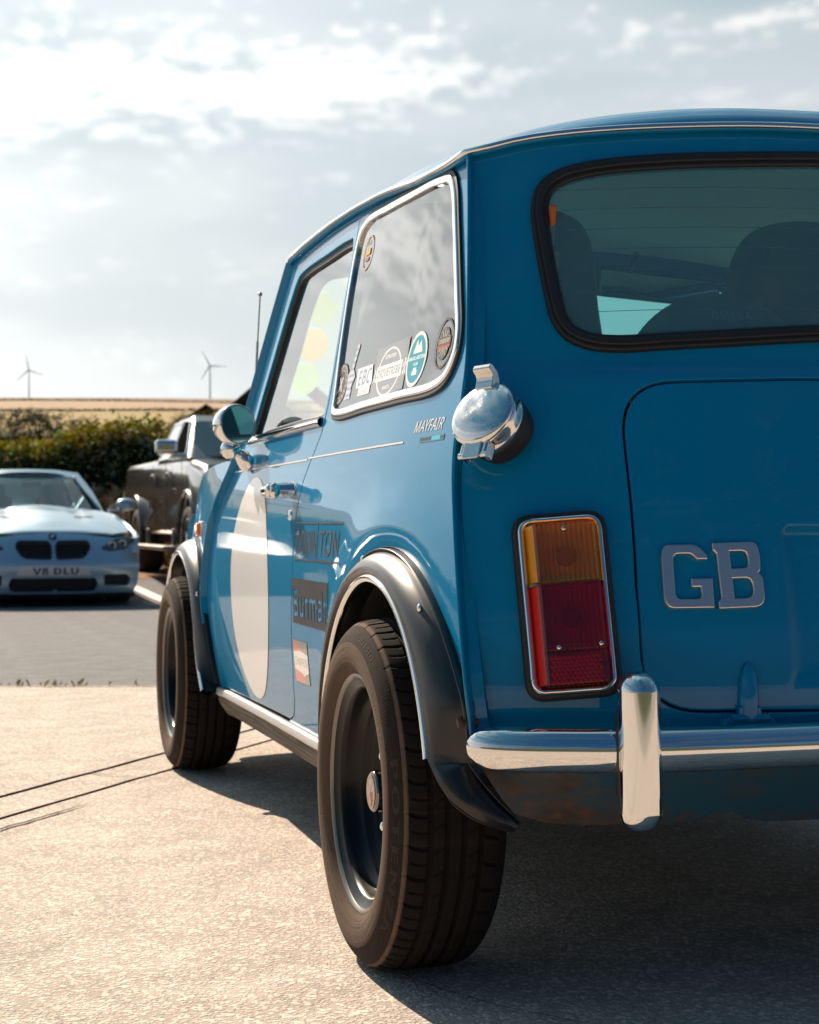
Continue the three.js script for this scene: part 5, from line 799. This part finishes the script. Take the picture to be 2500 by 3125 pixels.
// ---------- door mirror, handle, aerial, side lamp ----------
{
  const C = V3(-0.69, 0.851, -1.19), N = V3(0.33, 0.02, 0.94).normalize(), m = new THREE.Group(); m.name = 'door_mirror'; m.applyMatrix4(basis(C, N)); car.add(m);
  const t = (g) => moved(g, 0, 0, 0, PI / 2, 0, 0);
  part('mirror_shell', t(lathe([[0.0385, 0.002], [0.041, 0.004], [0.0435, 0.001], [0.0445, -0.008], [0.0435, -0.022], [0.039, -0.040], [0.030, -0.054], [0.016, -0.063], [0, -0.066]], 64)), M_chrome, m);
  part('mirror_glass', moved(new THREE.CircleGeometry(0.0392, 48), 0, 0, 0.0022), mat(0.45, 0.80, 0.68, 0.02, { metalness: 1 }), m);
  part('mirror_stem', [moved(new THREE.SphereGeometry(0.02, 24, 16), -0.004, -0.052, -0.026, 0, 0, 0, [1, 1.1, 1.2])], M_chrome, m);
  const foot = lathe([[0.0, 0.036], [0.010, 0.034], [0.014, 0.024], [0.020, 0.010], [0.0225, 0.0], [0.021, -0.012]], 32);
  part('mirror_foot', moved(foot, -0.664, 0.772, -1.225, 0, 0, 0.75, [0.9, 1, 1.25]), M_chrome, car);
}
const leftDoor = car.children.find((o) => o.name === 'door');
{
  const lever = new RoundedBoxGeometry(0.020, 0.024, 0.105, 6, 0.0095), p = lever.attributes.position; for (let i = 0; i < p.count; i++) { const z = p.getZ(i); p.setX(i, p.getX(i) + 0.004 * Math.sin((z + 0.05) * 30)); p.setY(i, p.getY(i) * (1 + 0.25 * (z > 0.01 ? 1 : 0) - 0.8 * Math.max(0, -z))); }
  lever.computeVertexNormals();
  const hnd = part('door_handle', [moved(lever, -0.7075, 0.7005, -0.735), cyl(0.0135, 0.0165, 0.036, -0.688, 0.7005, -0.702, 0, 0, PI / 2), moved(new THREE.SphereGeometry(0.012, 20, 14), -0.716, 0.7005, -0.702, 0, 0, 0, [0.6, 1, 1])], M_chrome, leftDoor);
  part('key_escutcheon', moved(lathe([[0, 0.005], [0.008, 0.0045], [0.0105, 0.001], [0.0105, -0.003]], 32), -halfWidth(0.66, -0.70), 0.655, -0.705, 0, 0, PI / 2 - 0.1), M_chrome, leftDoor);
}
part('window_trim', sweep(Array.from({ length: 31 }, (_, i) => { const z = lerp(-1.30, -0.566, i / 30), y = 0.8205; return { p: V3(-halfWidth(y, z), y, z), n: V3(-1, 0, 0), b: V3(0, 1, 0) }; }), [[-0.002, 0.008], [0.005, 0.008], [0.0085, 0.003], [0.008, -0.004], [0.004, -0.008], [-0.002, -0.008]]), M_chrome, leftDoor);
part('aerial', [tube([V3(-0.615, 0.77, -1.43), V3(-0.613, 0.93, -1.405)], 0.0055, 8, false, 8), tube([V3(-0.613, 0.90, -1.41), V3(-0.611, 1.05, -1.384)], 0.0028, 8, false, 8), tube([V3(-0.611, 1.04, -1.386), V3(-0.6085, 1.153, -1.366)], 0.0017, 8, false, 8), moved(new THREE.SphereGeometry(0.0052, 12, 8), -0.6085, 1.155, -1.366)], mat(0.30, 0.28, 0.27, 0.35, { metalness: 0.8 }), car);
{
  const l = part('side_lamp', box(0.018, 0.034, 0.045, -0.6685, 0.624, -1.89, 0.007), phys(0.85, 0.22, 0.02, 0.15, { clearcoat: 1 }), car, 'orange side lamp on the front wing');
  part('lamp_base', box(0.012, 0.042, 0.054, -0.6615, 0.624, -1.883, 0.004), mat(0.75, 0.74, 0.72, 0.4), l);
}
part('window_trim', sweep(Array.from({ length: 21 }, (_, i) => { const z = lerp(-1.30, -1.42, i / 20); return { p: V3(-halfWidth(0.82, z), 0.82, z), n: V3(-1, 0, 0), b: V3(0, 1, 0) }; }), [[-0.002, 0.004], [0.003, 0.003], [0.003, -0.003], [-0.002, -0.004]]), M_chrome, car);
// ---------- the small blue car: front, windscreen, inside ----------
const screenZ = (x, y) => lerp(-1.515, -1.245, (y - 0.83) / 0.37) + 0.115 * Math.pow(Math.abs(x) / 0.585, 2.2);
const screenAt = (x, y) => V3(x, y, screenZ(x, y));
const screenTop = (x) => 1.188 + 0.030 * (1 - (x / 0.5) ** 2);
const screenLoop = smoothLoop(symmetric([[0, 0.845], [-0.3, 0.845], [-0.52, 0.848], [-0.560, 0.86], [-0.565, 0.90], [-0.545, 1.02], [-0.525, 1.13], [-0.51, 1.165], [-0.48, 1.182], [-0.25, 1.20], [0, 1.206]]), 5);
const FRONT = V3(0, 0, -1);
const surround = roundPoly(symmetric([[0, 0.80], [-0.615, 0.80], [-0.605, 0.90], [-0.583, 1.04], [-0.556, 1.195], [-0.3, 1.216], [0, 1.224]]).map(([x, y]) => [x, y, 0]));
part('windscreen_surround', panel(surround, [screenLoop], screenAt, FRONT, { step: 0.04, depth: 0.02 }), M_blue, car);
const ws = part('windscreen', panel(insetLoop(screenLoop, -0.012), [insetLoop(screenLoop, 0.010)], screenAt, FRONT, { step: 0.04, depth: 0.01, lift: 0.007 }), M_rubber, car);
part('window_glass', panel(insetLoop(screenLoop, 0.004), [], screenAt, FRONT, { step: 0.06, depth: 0, lift: 0.003 }), M_glass, ws);
const bonnetAt = (u, v) => {                // u -1..1, v 0 at the screen .. 1 nose
  const z = lerp(-1.42 - 0.10 * (1 - u * u), -2.585 + 0.05 * u * u, v), w = halfWidth(0.76, z) - 0.004, hgt = lerp(0.082, 0.05, v) , edge = lerp(0.768, 0.70, Math.pow(v, 2.5));
  return V3(u * w, edge + hgt * Math.pow(1 - Math.pow(Math.abs(u), 3.2), 0.75) - 0.10 * Math.pow(v, 7), z);
};
part('bonnet', gridGeo(70, 50, (u, v) => bonnetAt(2 * easeEnds(u) - 1, v)), M_blue, car);
const noseZ = (x, y) => -2.60 + 0.11 * Math.pow(Math.abs(x) / 0.63, 3) + 0.10 * Math.pow(Math.max(0, y - 0.55) / 0.2, 2);
part('front_panel', panel(roundPoly([[-0.62, 0.32, 0.05], [0.62, 0.32, 0.05], [0.61, 0.68, 0.06], [-0.61, 0.68, 0.06]]), [], (x, y) => V3(x, y, noseZ(x, y)), FRONT, { step: 0.05, depth: 0.03 }), M_blue, car);
part('grille', [box(0.72, 0.16, 0.03, 0, 0.56, -2.60, 0.02), ...Array.from({ length: 7 }, (_, i) => box(0.70, 0.008, 0.01, 0, 0.50 + i * 0.02, -2.62, 0.003))], M_chrome, car);
for (const s of [-1, 1]) { const h = part('headlamp', moved(lathe([[0, 0.03], [0.05, 0.025], [0.083, 0.0], [0.085, -0.02]], 40), s * 0.50, 0.60, -2.56, -PI / 2), pane(0.95, 0.97, 0.97, 0.02), car); part('lamp_rim', moved(new THREE.TorusGeometry(0.09, 0.010, 12, 48), s * 0.50, 0.60, -2.56), M_chrome, h); part('lamp_bowl', moved(lathe([[0, -0.05], [0.05, -0.04], [0.085, -0.005]], 40), s * 0.50, 0.60, -2.555, -PI / 2), M_chrome, h); }
part('front_bumper', sweep(Array.from({ length: 41 }, (_, i) => { const x = lerp(-0.66, 0.66, i / 40); return { p: V3(x, 0.363, -2.65 + 0.14 * Math.pow(Math.abs(x) / 0.66, 3)), n: V3(0, 0, -1), b: V3(0, 1, 0) }; }), [[-0.02, 0.024], [0.006, 0.022], [0.016, 0], [0.006, -0.024], [-0.02, -0.026]]), M_chrome, car);
part('front_valance', panel(roundPoly([[-0.60, 0.20, 0.04], [0.60, 0.20, 0.04], [0.62, 0.34], [-0.62, 0.34]]), [], (x, y) => V3(x, y, -2.56 + 0.12 * Math.pow(Math.abs(x) / 0.62, 3)), FRONT, { step: 0.06, depth: 0.02 }), M_blue, car);
part('engine_bay', [box(1.0, 0.40, 0.7, 0, 0.52, -2.15, 0.05)], M_dark, car);
// inside
part('cabin_floor', [box(1.16, 0.02, 1.3, 0, 0.235, -0.95, 0.004), box(1.1, 0.46, 0.02, 0, 0.46, -1.50, 0.004), box(0.2, 0.1, 1.2, 0, 0.28, -0.95, 0.03)], M_trimInside, car);
const board = part('dashboard', [box(1.12, 0.03, 0.18, 0, 0.79, -1.44, 0.012), box(1.10, 0.12, 0.05, 0, 0.73, -1.36, 0.02)], M_trimInside, car);
part('instrument_binnacle', box(0.26, 0.12, 0.08, 0.28, 0.80, -1.34, 0.03), M_dark, board);
part('parcel_shelf', [box(1.08, 0.02, 0.34, 0, 0.815, 0.06, 0.006, 0.02), box(1.0, 0.30, 0.06, 0, 0.66, -0.14, 0.02, 0.15)], M_trimInside, car);
part('rear_seat', [box(1.05, 0.14, 0.42, 0, 0.42, -0.38, 0.05), box(1.08, 0.34, 0.10, 0, 0.62, -0.20, 0.04, 0.2)], M_seat, car);
for (const s of [1, -1]) {                  // trim on the inner side of doors and quarters
  const f = s > 0 ? (g) => g : mirrorX;
  part('inner_trim', f(panel([[-1.42, 0.25], [-0.30, 0.25], [-0.30, 0.50], [0.0, 0.62], [0.24, 0.62], [0.20, 0.81], [-1.36, 0.81]], [], (z, y) => sideAt(z, y).add(V3(0.045, 0, 0)), V3(1, 0, 0), { step: 0.06, depth: 0 })), M_trimInside, car);
  part('inner_pillar', f(panel([[-0.59, 0.80], [-0.53, 0.80], [-0.54, 1.18], [-0.58, 1.18]], [], (z, y) => sideAt(z, y).add(V3(0.022, 0, 0)), V3(1, 0, 0), { step: 0.06, depth: 0 })), M_lining, car);
}
part('inner_rear_trim', panel([[-0.59, 0.80], [0.59, 0.80], [0.545, 1.15], [0.42, 1.172], [0.2, 1.188], [-0.2, 1.188], [-0.42, 1.172], [-0.545, 1.15]], [insetLoop(rearWindow, 0.008)], (x, y) => rearAt(x, y).add(V3(0, 0, -0.018)), V3(0, 0, -1), { step: 0.05, depth: 0 }), M_lining, car);
function seatBack() {                       // a high-backed bucket: outline in x and y, rounded and dished
  const L = smoothLoop(symmetric([[0, 0.66], [-0.12, 0.655], [-0.165, 0.63], [-0.20, 0.5], [-0.235, 0.36], [-0.235, 0.15], [-0.20, 0.0], [0, 0.0]]), 6);
  const g = new THREE.ExtrudeGeometry(new THREE.Shape(L.map((p) => new THREE.Vector2(...p))), { depth: 0.05, bevelEnabled: true, bevelSize: 0.02, bevelThickness: 0.03, bevelSegments: 5, steps: 2 });
  const p = g.attributes.position; for (let i = 0; i < p.count; i++) p.setZ(i, p.getZ(i) - 0.9 * p.getX(i) ** 2); g.computeVertexNormals(); return g;
}
const seatGeo = join([moved(seatBack(), 0, 0.08, 0, 0.20), box(0.46, 0.14, 0.5, 0, 0.04, -0.26, 0.06, 0.12)]);
for (const x of [-0.345, 0.365]) part('seat', framed(seatGeo, new THREE.Matrix4().makeTranslation(x, 0.47, -0.66)), M_seat, car);
{
  const sw = part('steering_wheel', [moved(new THREE.TorusGeometry(0.17, 0.013, 14, 64), 0, 0, 0), box(0.3, 0.03, 0.012, 0, 0, -0.01, 0.005), cyl(0.04, 0.05, 0.04, 0, 0, -0.02, PI / 2)], M_rubber, car); sw.position.set(0.28, 0.80, -1.15); sw.rotation.x = -0.75;
  const vm = part('interior_mirror', box(0.31, 0.062, 0.018, 0, 0, 0, 0.012), M_rubber, car); vm.position.set(0.225, 1.158, -1.06); vm.rotation.set(0.02, 0.10, -0.05);
  part('mirror_glass', box(0.296, 0.05, 0.002, 0, 0, 0.0095, 0.0008), mat(0.75, 0.78, 0.78, 0.03, { metalness: 1 }), vm); part('mirror_stem', cyl(0.008, 0.008, 0.09, -0.05, 0.045, -0.05, 0.9), M_rubber, vm);
}
part('seat_belt', [box(0.008, 0.17, 0.012, -0.4825, 1.0, 0.155, 0.002, 0.36, 0, 0.05), box(0.018, 0.045, 0.014, -0.478, 1.0, 0.155, 0.004, 0.36, 0, 0.05)], mat(0.42, 0.11, 0.03, 0.8), car, 'orange seat belt strap at the left edge of the rear window');
for (const [x, y, r, c] of [[-0.496, 1.108, 0.034, [0.50, 0.58, 0.36]], [-0.503, 1.035, 0.034, [0.72, 0.52, 0.22]], [-0.514, 0.964, 0.034, [0.50, 0.66, 0.38]]]) part('sticker', panel(Array.from({ length: 28 }, (_, i) => [x + r * Math.cos(i / 28 * 2 * PI), y + r * Math.sin(i / 28 * 2 * PI)]), [], screenAt, FRONT, { step: 0.03, depth: 0, lift: -0.001 }), phys(...c, 0.9, { transmission: 0.6, thickness: 0, side: THREE.DoubleSide }), ws);
// a dark domed bag lying behind the rear window
{
  const print = pic(512, 128, (c) => { c.fillStyle = '#15393f'; c.fillRect(0, 0, 512, 128); c.fillStyle = '#5f7d7c'; c.font = 'bold 84px sans-serif'; c.textAlign = 'center'; c.textBaseline = 'middle'; c.fillText('OMEGA', 256, 66); });
  const bag = thing('holdall', 'dark domed holdall lettered OMEGA behind the rear window', 'bag', [-0.135, 0.826, -0.03]);
  part('bag_body', gridGeo(48, 20, (u, v) => { const a = u * 2 * PI, e = v * PI / 2, p = (t) => Math.sign(t) * Math.pow(Math.abs(t), 0.8); return V3(0.16 * p(Math.cos(a)) * Math.cos(e), 0.172 * Math.pow(Math.sin(e), 0.9), 0.07 * p(Math.sin(a)) * Math.cos(e)); }, true), mat(0.012, 0.045, 0.052, 0.7), bag);
  part('bag_label', gridGeo(16, 4, (u, v) => { const x = lerp(-0.058, 0.058, u), y = lerp(0.118, 0.146, v); const s = Math.pow(y / 0.172, 1 / 0.9), c = Math.sqrt(Math.max(0, 1 - s * s)); return V3(x, y, 0.004 + 0.07 * c * Math.pow(Math.max(0.02, 1 - Math.pow(Math.abs(x) / (0.16 * c), 2.5)), 0.4)); }), mat(1, 1, 1, 0.7, { map: print }), bag);
}
// ---------- print on the small blue car ----------
const M_print = (t, rough = 0.35) => phys(1, 1, 1, rough, { map: t, clearcoat: 0.8, clearcoatRoughness: 0.05 });
const printAlpha = (t, rough = 0.35) => phys(1, 1, 1, rough, { map: t, transparent: true, alphaTest: 0.5, specularIntensity: 0.4 });
const decal = (name, outline, box4, m, parent, lift = 0.0008, label) => part(name, panel(outline, [], sideAt, LEFT, { step: 0.03, depth: 0, lift, uvBox: box4 }), m, parent, label);
const rectLoop = (a, b, c, d, sh = 0) => [[a, b], [c, b], [c + sh, d], [a + sh, d]];
const disc = (z, y, rz, ry = rz, n = 44) => Array.from({ length: n }, (_, i) => [z + rz * Math.cos(i / n * 2 * PI), y + ry * Math.sin(i / n * 2 * PI)]);
const leftQuarter = car.children.find((o) => o.name === 'quarter_panel'), leftPane = car.children.find((o) => o.name === 'quarter_window');
decal('roundel', disc(-1.115, 0.505, 0.222, 0.231, 72), [-1.34, 0.27, -0.89, 0.74], phys(0.76, 0.77, 0.78, 0.38, { clearcoat: 0.6, clearcoatRoughness: 0.06 }), leftDoor, 0.0009, 'large white roundel on the blue door');
decal('pin_stripe', rectLoop(-1.40, 0.7535, -0.625, 0.7562), [0, 0, 1, 1], mat(0.80, 0.76, 0.70, 0.5), leftDoor, 0.0009);
decal('pin_stripe', rectLoop(-0.615, 0.756, 0.01, 0.7586), [0, 0, 1, 1], mat(0.80, 0.76, 0.70, 0.5), leftQuarter, 0.0009);
const clear = (c, w, h) => c.clearRect(0, 0, w, h);
const text = (c, s, x, y, px, { font = 'sans-serif', weight = 'bold', sx = 1, skew = 0, fill, align = 'center' } = {}) => { c.save(); c.translate(x, y); c.transform(sx, 0, skew, 1, 0, 0); c.font = `${weight} ${px}px ${font}`; c.textAlign = align; c.textBaseline = 'middle'; if (fill) c.fillStyle = fill; c.fillText(s, 0, 0); c.restore(); };
decal('name_badge', rectLoop(0.03, 0.750, 0.200, 0.790), [0.03, 0.750, 0.200, 0.790], printAlpha(pic(512, 128, (c, w, h) => { clear(c, w, h); text(c, 'MAYFAIR', 262, 44, 74, { sx: 1.28, skew: -0.42, weight: '', fill: '#e8e4dc' }); c.fillStyle = '#5d8a96'; c.fillRect(170, 92, 320, 26); c.fillStyle = '#0d3f57'; c.fillRect(176, 97, 308, 16); c.fillStyle = '#21c0dd'; c.fillRect(330, 97, 110, 16); })), leftQuarter);
decal('sticker', rectLoop(-0.642, 0.572, -0.275, 0.643), [-0.642, 0.572, -0.275, 0.643], printAlpha(pic(1024, 256, (c, w, h) => { clear(c, w, h); c.fillStyle = '#23242b'; c.fillRect(0, 4, 520, 12); c.fillRect(560, 4, 464, 12); c.fillRect(0, 240, 470, 12); c.fillRect(500, 240, 524, 12); text(c, 'DOWN', 262, 136, 214, { sx: 0.74, skew: -0.16, weight: '', fill: '#23242b' }); c.fillRect(505, 14, 14, 236); text(c, 'TON', 770, 136, 214, { sx: 0.98, skew: -0.16, weight: '', fill: '#23242b' }); })), leftQuarter, 0.0009, 'dark DOWNTON lettering between thin lines');
decal('sticker', rectLoop(-0.655, 0.459, -0.364, 0.540), [-0.655, 0.459, -0.364, 0.540], printAlpha(pic(1024, 320, (c, w, h) => { c.fillStyle = '#23242a'; c.fillRect(0, 0, w, h); c.globalCompositeOperation = 'destination-out'; text(c, 'Burmah', 512, 176, 280, { sx: 0.96, weight: 'bold', fill: '#000' }); c.globalCompositeOperation = 'source-over'; })), leftQuarter, 0.0009, 'black Burmah sticker with cut-out lettering');
decal('sticker', [[-0.664, 0.352], [-0.664, 0.428], [-0.545, 0.428], [-0.545, 0.352]], [-0.664, 0.352, -0.545, 0.428], M_print(pic(512, 512, (c, w, h) => { c.fillStyle = '#ece8e2'; c.fillRect(0, 0, w, h); c.fillStyle = '#d4452f'; c.beginPath(); c.moveTo(0, 0); c.lineTo(256, 120); c.lineTo(0, 150); c.fill(); c.beginPath(); c.moveTo(0, h); c.lineTo(256, h - 120); c.lineTo(0, h - 150); c.fill(); c.fillStyle = '#7c6a5c'; c.beginPath(); c.moveTo(0, 0); c.lineTo(w, 0); c.lineTo(w, 150); c.lineTo(256, 120); c.fill(); c.fillStyle = '#d4452f'; c.beginPath(); c.moveTo(0, h); c.lineTo(256, h - 120); c.lineTo(330, h - 90); c.lineTo(330, h); c.fill(); c.fillStyle = '#7c6a5c'; c.beginPath(); c.moveTo(330, h); c.lineTo(330, h - 90); c.lineTo(w, h - 150); c.lineTo(w, h); c.fill(); text(c, 'CHAMPION', 256, 258, 140, { sx: 0.62, weight: '', fill: '#24304a' }); })), leftQuarter, 0.0009, 'red and white CHAMPION sticker');
// stickers on the quarter window
const ring = (c, w, r, lw, col) => { c.strokeStyle = col; c.lineWidth = lw; c.beginPath(); c.arc(w / 2, w / 2, r, 0, 7); c.stroke(); };
const stickAt = (z, y, rz, ry, draw, label) => decal('sticker', disc(z, y, rz, ry), [z - rz, y - ry, z + rz, y + ry], printAlpha(pic(256, 256, draw)), leftPane, 0.0022, label);
stickAt(-0.461, 0.879, 0.047, 0.037, (c) => { clear(c, 256, 256); c.fillStyle = '#4c4038'; c.beginPath(); c.arc(128, 128, 126, 0, 7); c.fill(); ring(c, 256, 112, 6, '#d9cfc2'); ring(c, 256, 84, 5, '#d9cfc2'); text(c, 'X', 128, 132, 120, { fill: '#e6ddd0' }); for (let i = 0; i < 18; i++) { c.save(); c.translate(128, 128); c.rotate(i / 18 * 2 * PI); c.fillStyle = '#d9cfc2'; c.fillRect(-5, -106, 9, 15); c.restore(); } }, 'round brown sticker with crossed tools');
decal('sticker', [[-0.418, 0.849], [-0.378, 0.848], [-0.380, 0.872], [-0.365, 0.885], [-0.384, 0.90], [-0.366, 0.938], [-0.378, 0.942], [-0.398, 0.902], [-0.420, 0.89], [-0.412, 0.87]], [-0.42, 0.848, -0.365, 0.942], M_print(pic(64, 256, (c, w, h) => { c.fillStyle = '#b7b2be'; c.fillRect(0, 0, w, h); c.fillStyle = '#4d4868'; for (let i = 0; i < 8; i++) c.fillRect(10, 20 + i * 30, 44, 13); })), leftPane, 0.0022, 'grey sticker shaped like a spark plug');
decal('sticker', [[-0.345, 0.862], [-0.325, 0.862], [-0.325, 0.848], [-0.250, 0.848], [-0.250, 0.862], [-0.243, 0.862], [-0.253, 0.896], [-0.352, 0.896]], [-0.352, 0.848, -0.243, 0.896], M_print(pic(512, 256, (c, w, h) => { c.fillStyle = '#e9e6e2'; c.fillRect(0, 0, w, h); text(c, 'EBC', 258, 96, 190, { sx: 1.12, skew: -0.08, fill: '#27356b' }); text(c, 'BRAKES', 300, 218, 66, { fill: '#d98a80' }); })), leftPane, 0.0022, 'white sticker with blue EBC lettering');
decal('sticker', [[-0.243, 0.830], [-0.229, 0.835], [-0.050, 0.840], [-0.054, 0.919], [-0.236, 0.917], [-0.232, 0.89], [-0.240, 0.86]], [-0.243, 0.830, -0.050, 0.919], M_print(pic(512, 400, (c, w, h) => { c.fillStyle = '#43372f'; c.fillRect(0, 0, w, h); c.strokeStyle = '#efe9e0'; c.lineWidth = 14; c.beginPath(); c.ellipse(250, 200, 170, 165, 0, 0, 7); c.stroke(); c.fillStyle = '#f3eee6'; c.fillRect(60, 145, 385, 110); text(c, 'DRIVETRIBE', 252, 202, 84, { sx: 0.74, fill: '#3a2f2a' }); text(c, 'GENUINE', 250, 90, 38, { fill: '#e0d8cc' }); text(c, 'PARTS', 250, 312, 38, { fill: '#e0d8cc' }); c.fillStyle = '#efe9e0'; for (let i = 0; i < 3; i++) for (let j = 0; j < 4; j++) if ((i + j) % 2) { c.fillRect(4 + i * 14, 140 + j * 28, 14, 28); c.fillRect(466 + i * 14, 140 + j * 28, 14, 28); } })), leftPane, 0.0022, 'square brown sticker with DRIVETRIBE across a ring');
stickAt(-0.004, 0.880, 0.048, 0.042, (c) => { clear(c, 256, 256); c.fillStyle = '#e6efee'; c.beginPath(); c.arc(128, 128, 126, 0, 7); c.fill(); c.fillStyle = '#159ab0'; c.beginPath(); c.arc(128, 128, 108, 0, 7); c.fill(); c.fillStyle = '#e6efee'; c.beginPath(); c.moveTo(70, 100); c.lineTo(110, 36); c.lineTo(132, 70); c.lineTo(158, 44); c.lineTo(190, 100); c.fill(); text(c, 'ANNUAL MEETING', 128, 122, 24, { fill: '#fff' }); text(c, 'CLUB', 128, 150, 22, { fill: '#fff' }); c.fillRect(96, 178, 64, 22); c.fillRect(108, 166, 40, 14); }, 'oval teal and white club sticker');
stickAt(0.115, 0.891, 0.0385, 0.0375, (c) => { clear(c, 256, 256); ring(c, 256, 118, 12, '#5a4c42'); c.fillStyle = 'rgba(90,76,66,1)'; c.beginPath(); c.arc(128, 128, 80, 0, 7); c.fill(); c.strokeStyle = '#b9b6a6'; c.lineWidth = 8; for (let i = 0; i < 12; i++) { c.beginPath(); c.moveTo(128, 128); c.lineTo(128 + 70 * Math.cos(i * PI / 6), 128 + 70 * Math.sin(i * PI / 6)); c.stroke(); } c.fillStyle = '#5a4c42'; c.fillRect(36, 96, 184, 52); text(c, 'COVENTRY', 128, 116, 30, { fill: '#c9c2b2' }); c.fillStyle = '#c2513f'; c.fillRect(44, 138, 168, 12); }, 'see-through round sticker with a wheel and red bar');
stickAt(-0.431, 1.104, 0.036, 0.033, (c) => { clear(c, 256, 256); ring(c, 256, 112, 18, '#b8a58a'); c.fillStyle = '#d9a63c'; c.fillRect(70, 100, 120, 46); c.fillStyle = '#b86a4c'; c.fillRect(80, 160, 96, 26); text(c, 'CLASSIC', 128, 62, 36, { fill: '#8a7a66' }); }, 'pale round sticker high on the quarter window');
const renderer = new THREE.WebGLRenderer({ antialias: true });
renderer.setSize(819, 1024);
renderer.toneMapping = THREE.LinearToneMapping; renderer.toneMappingExposure = EXPOSURE;
renderer.shadowMap.enabled = true;
renderer.render(scene, camera);
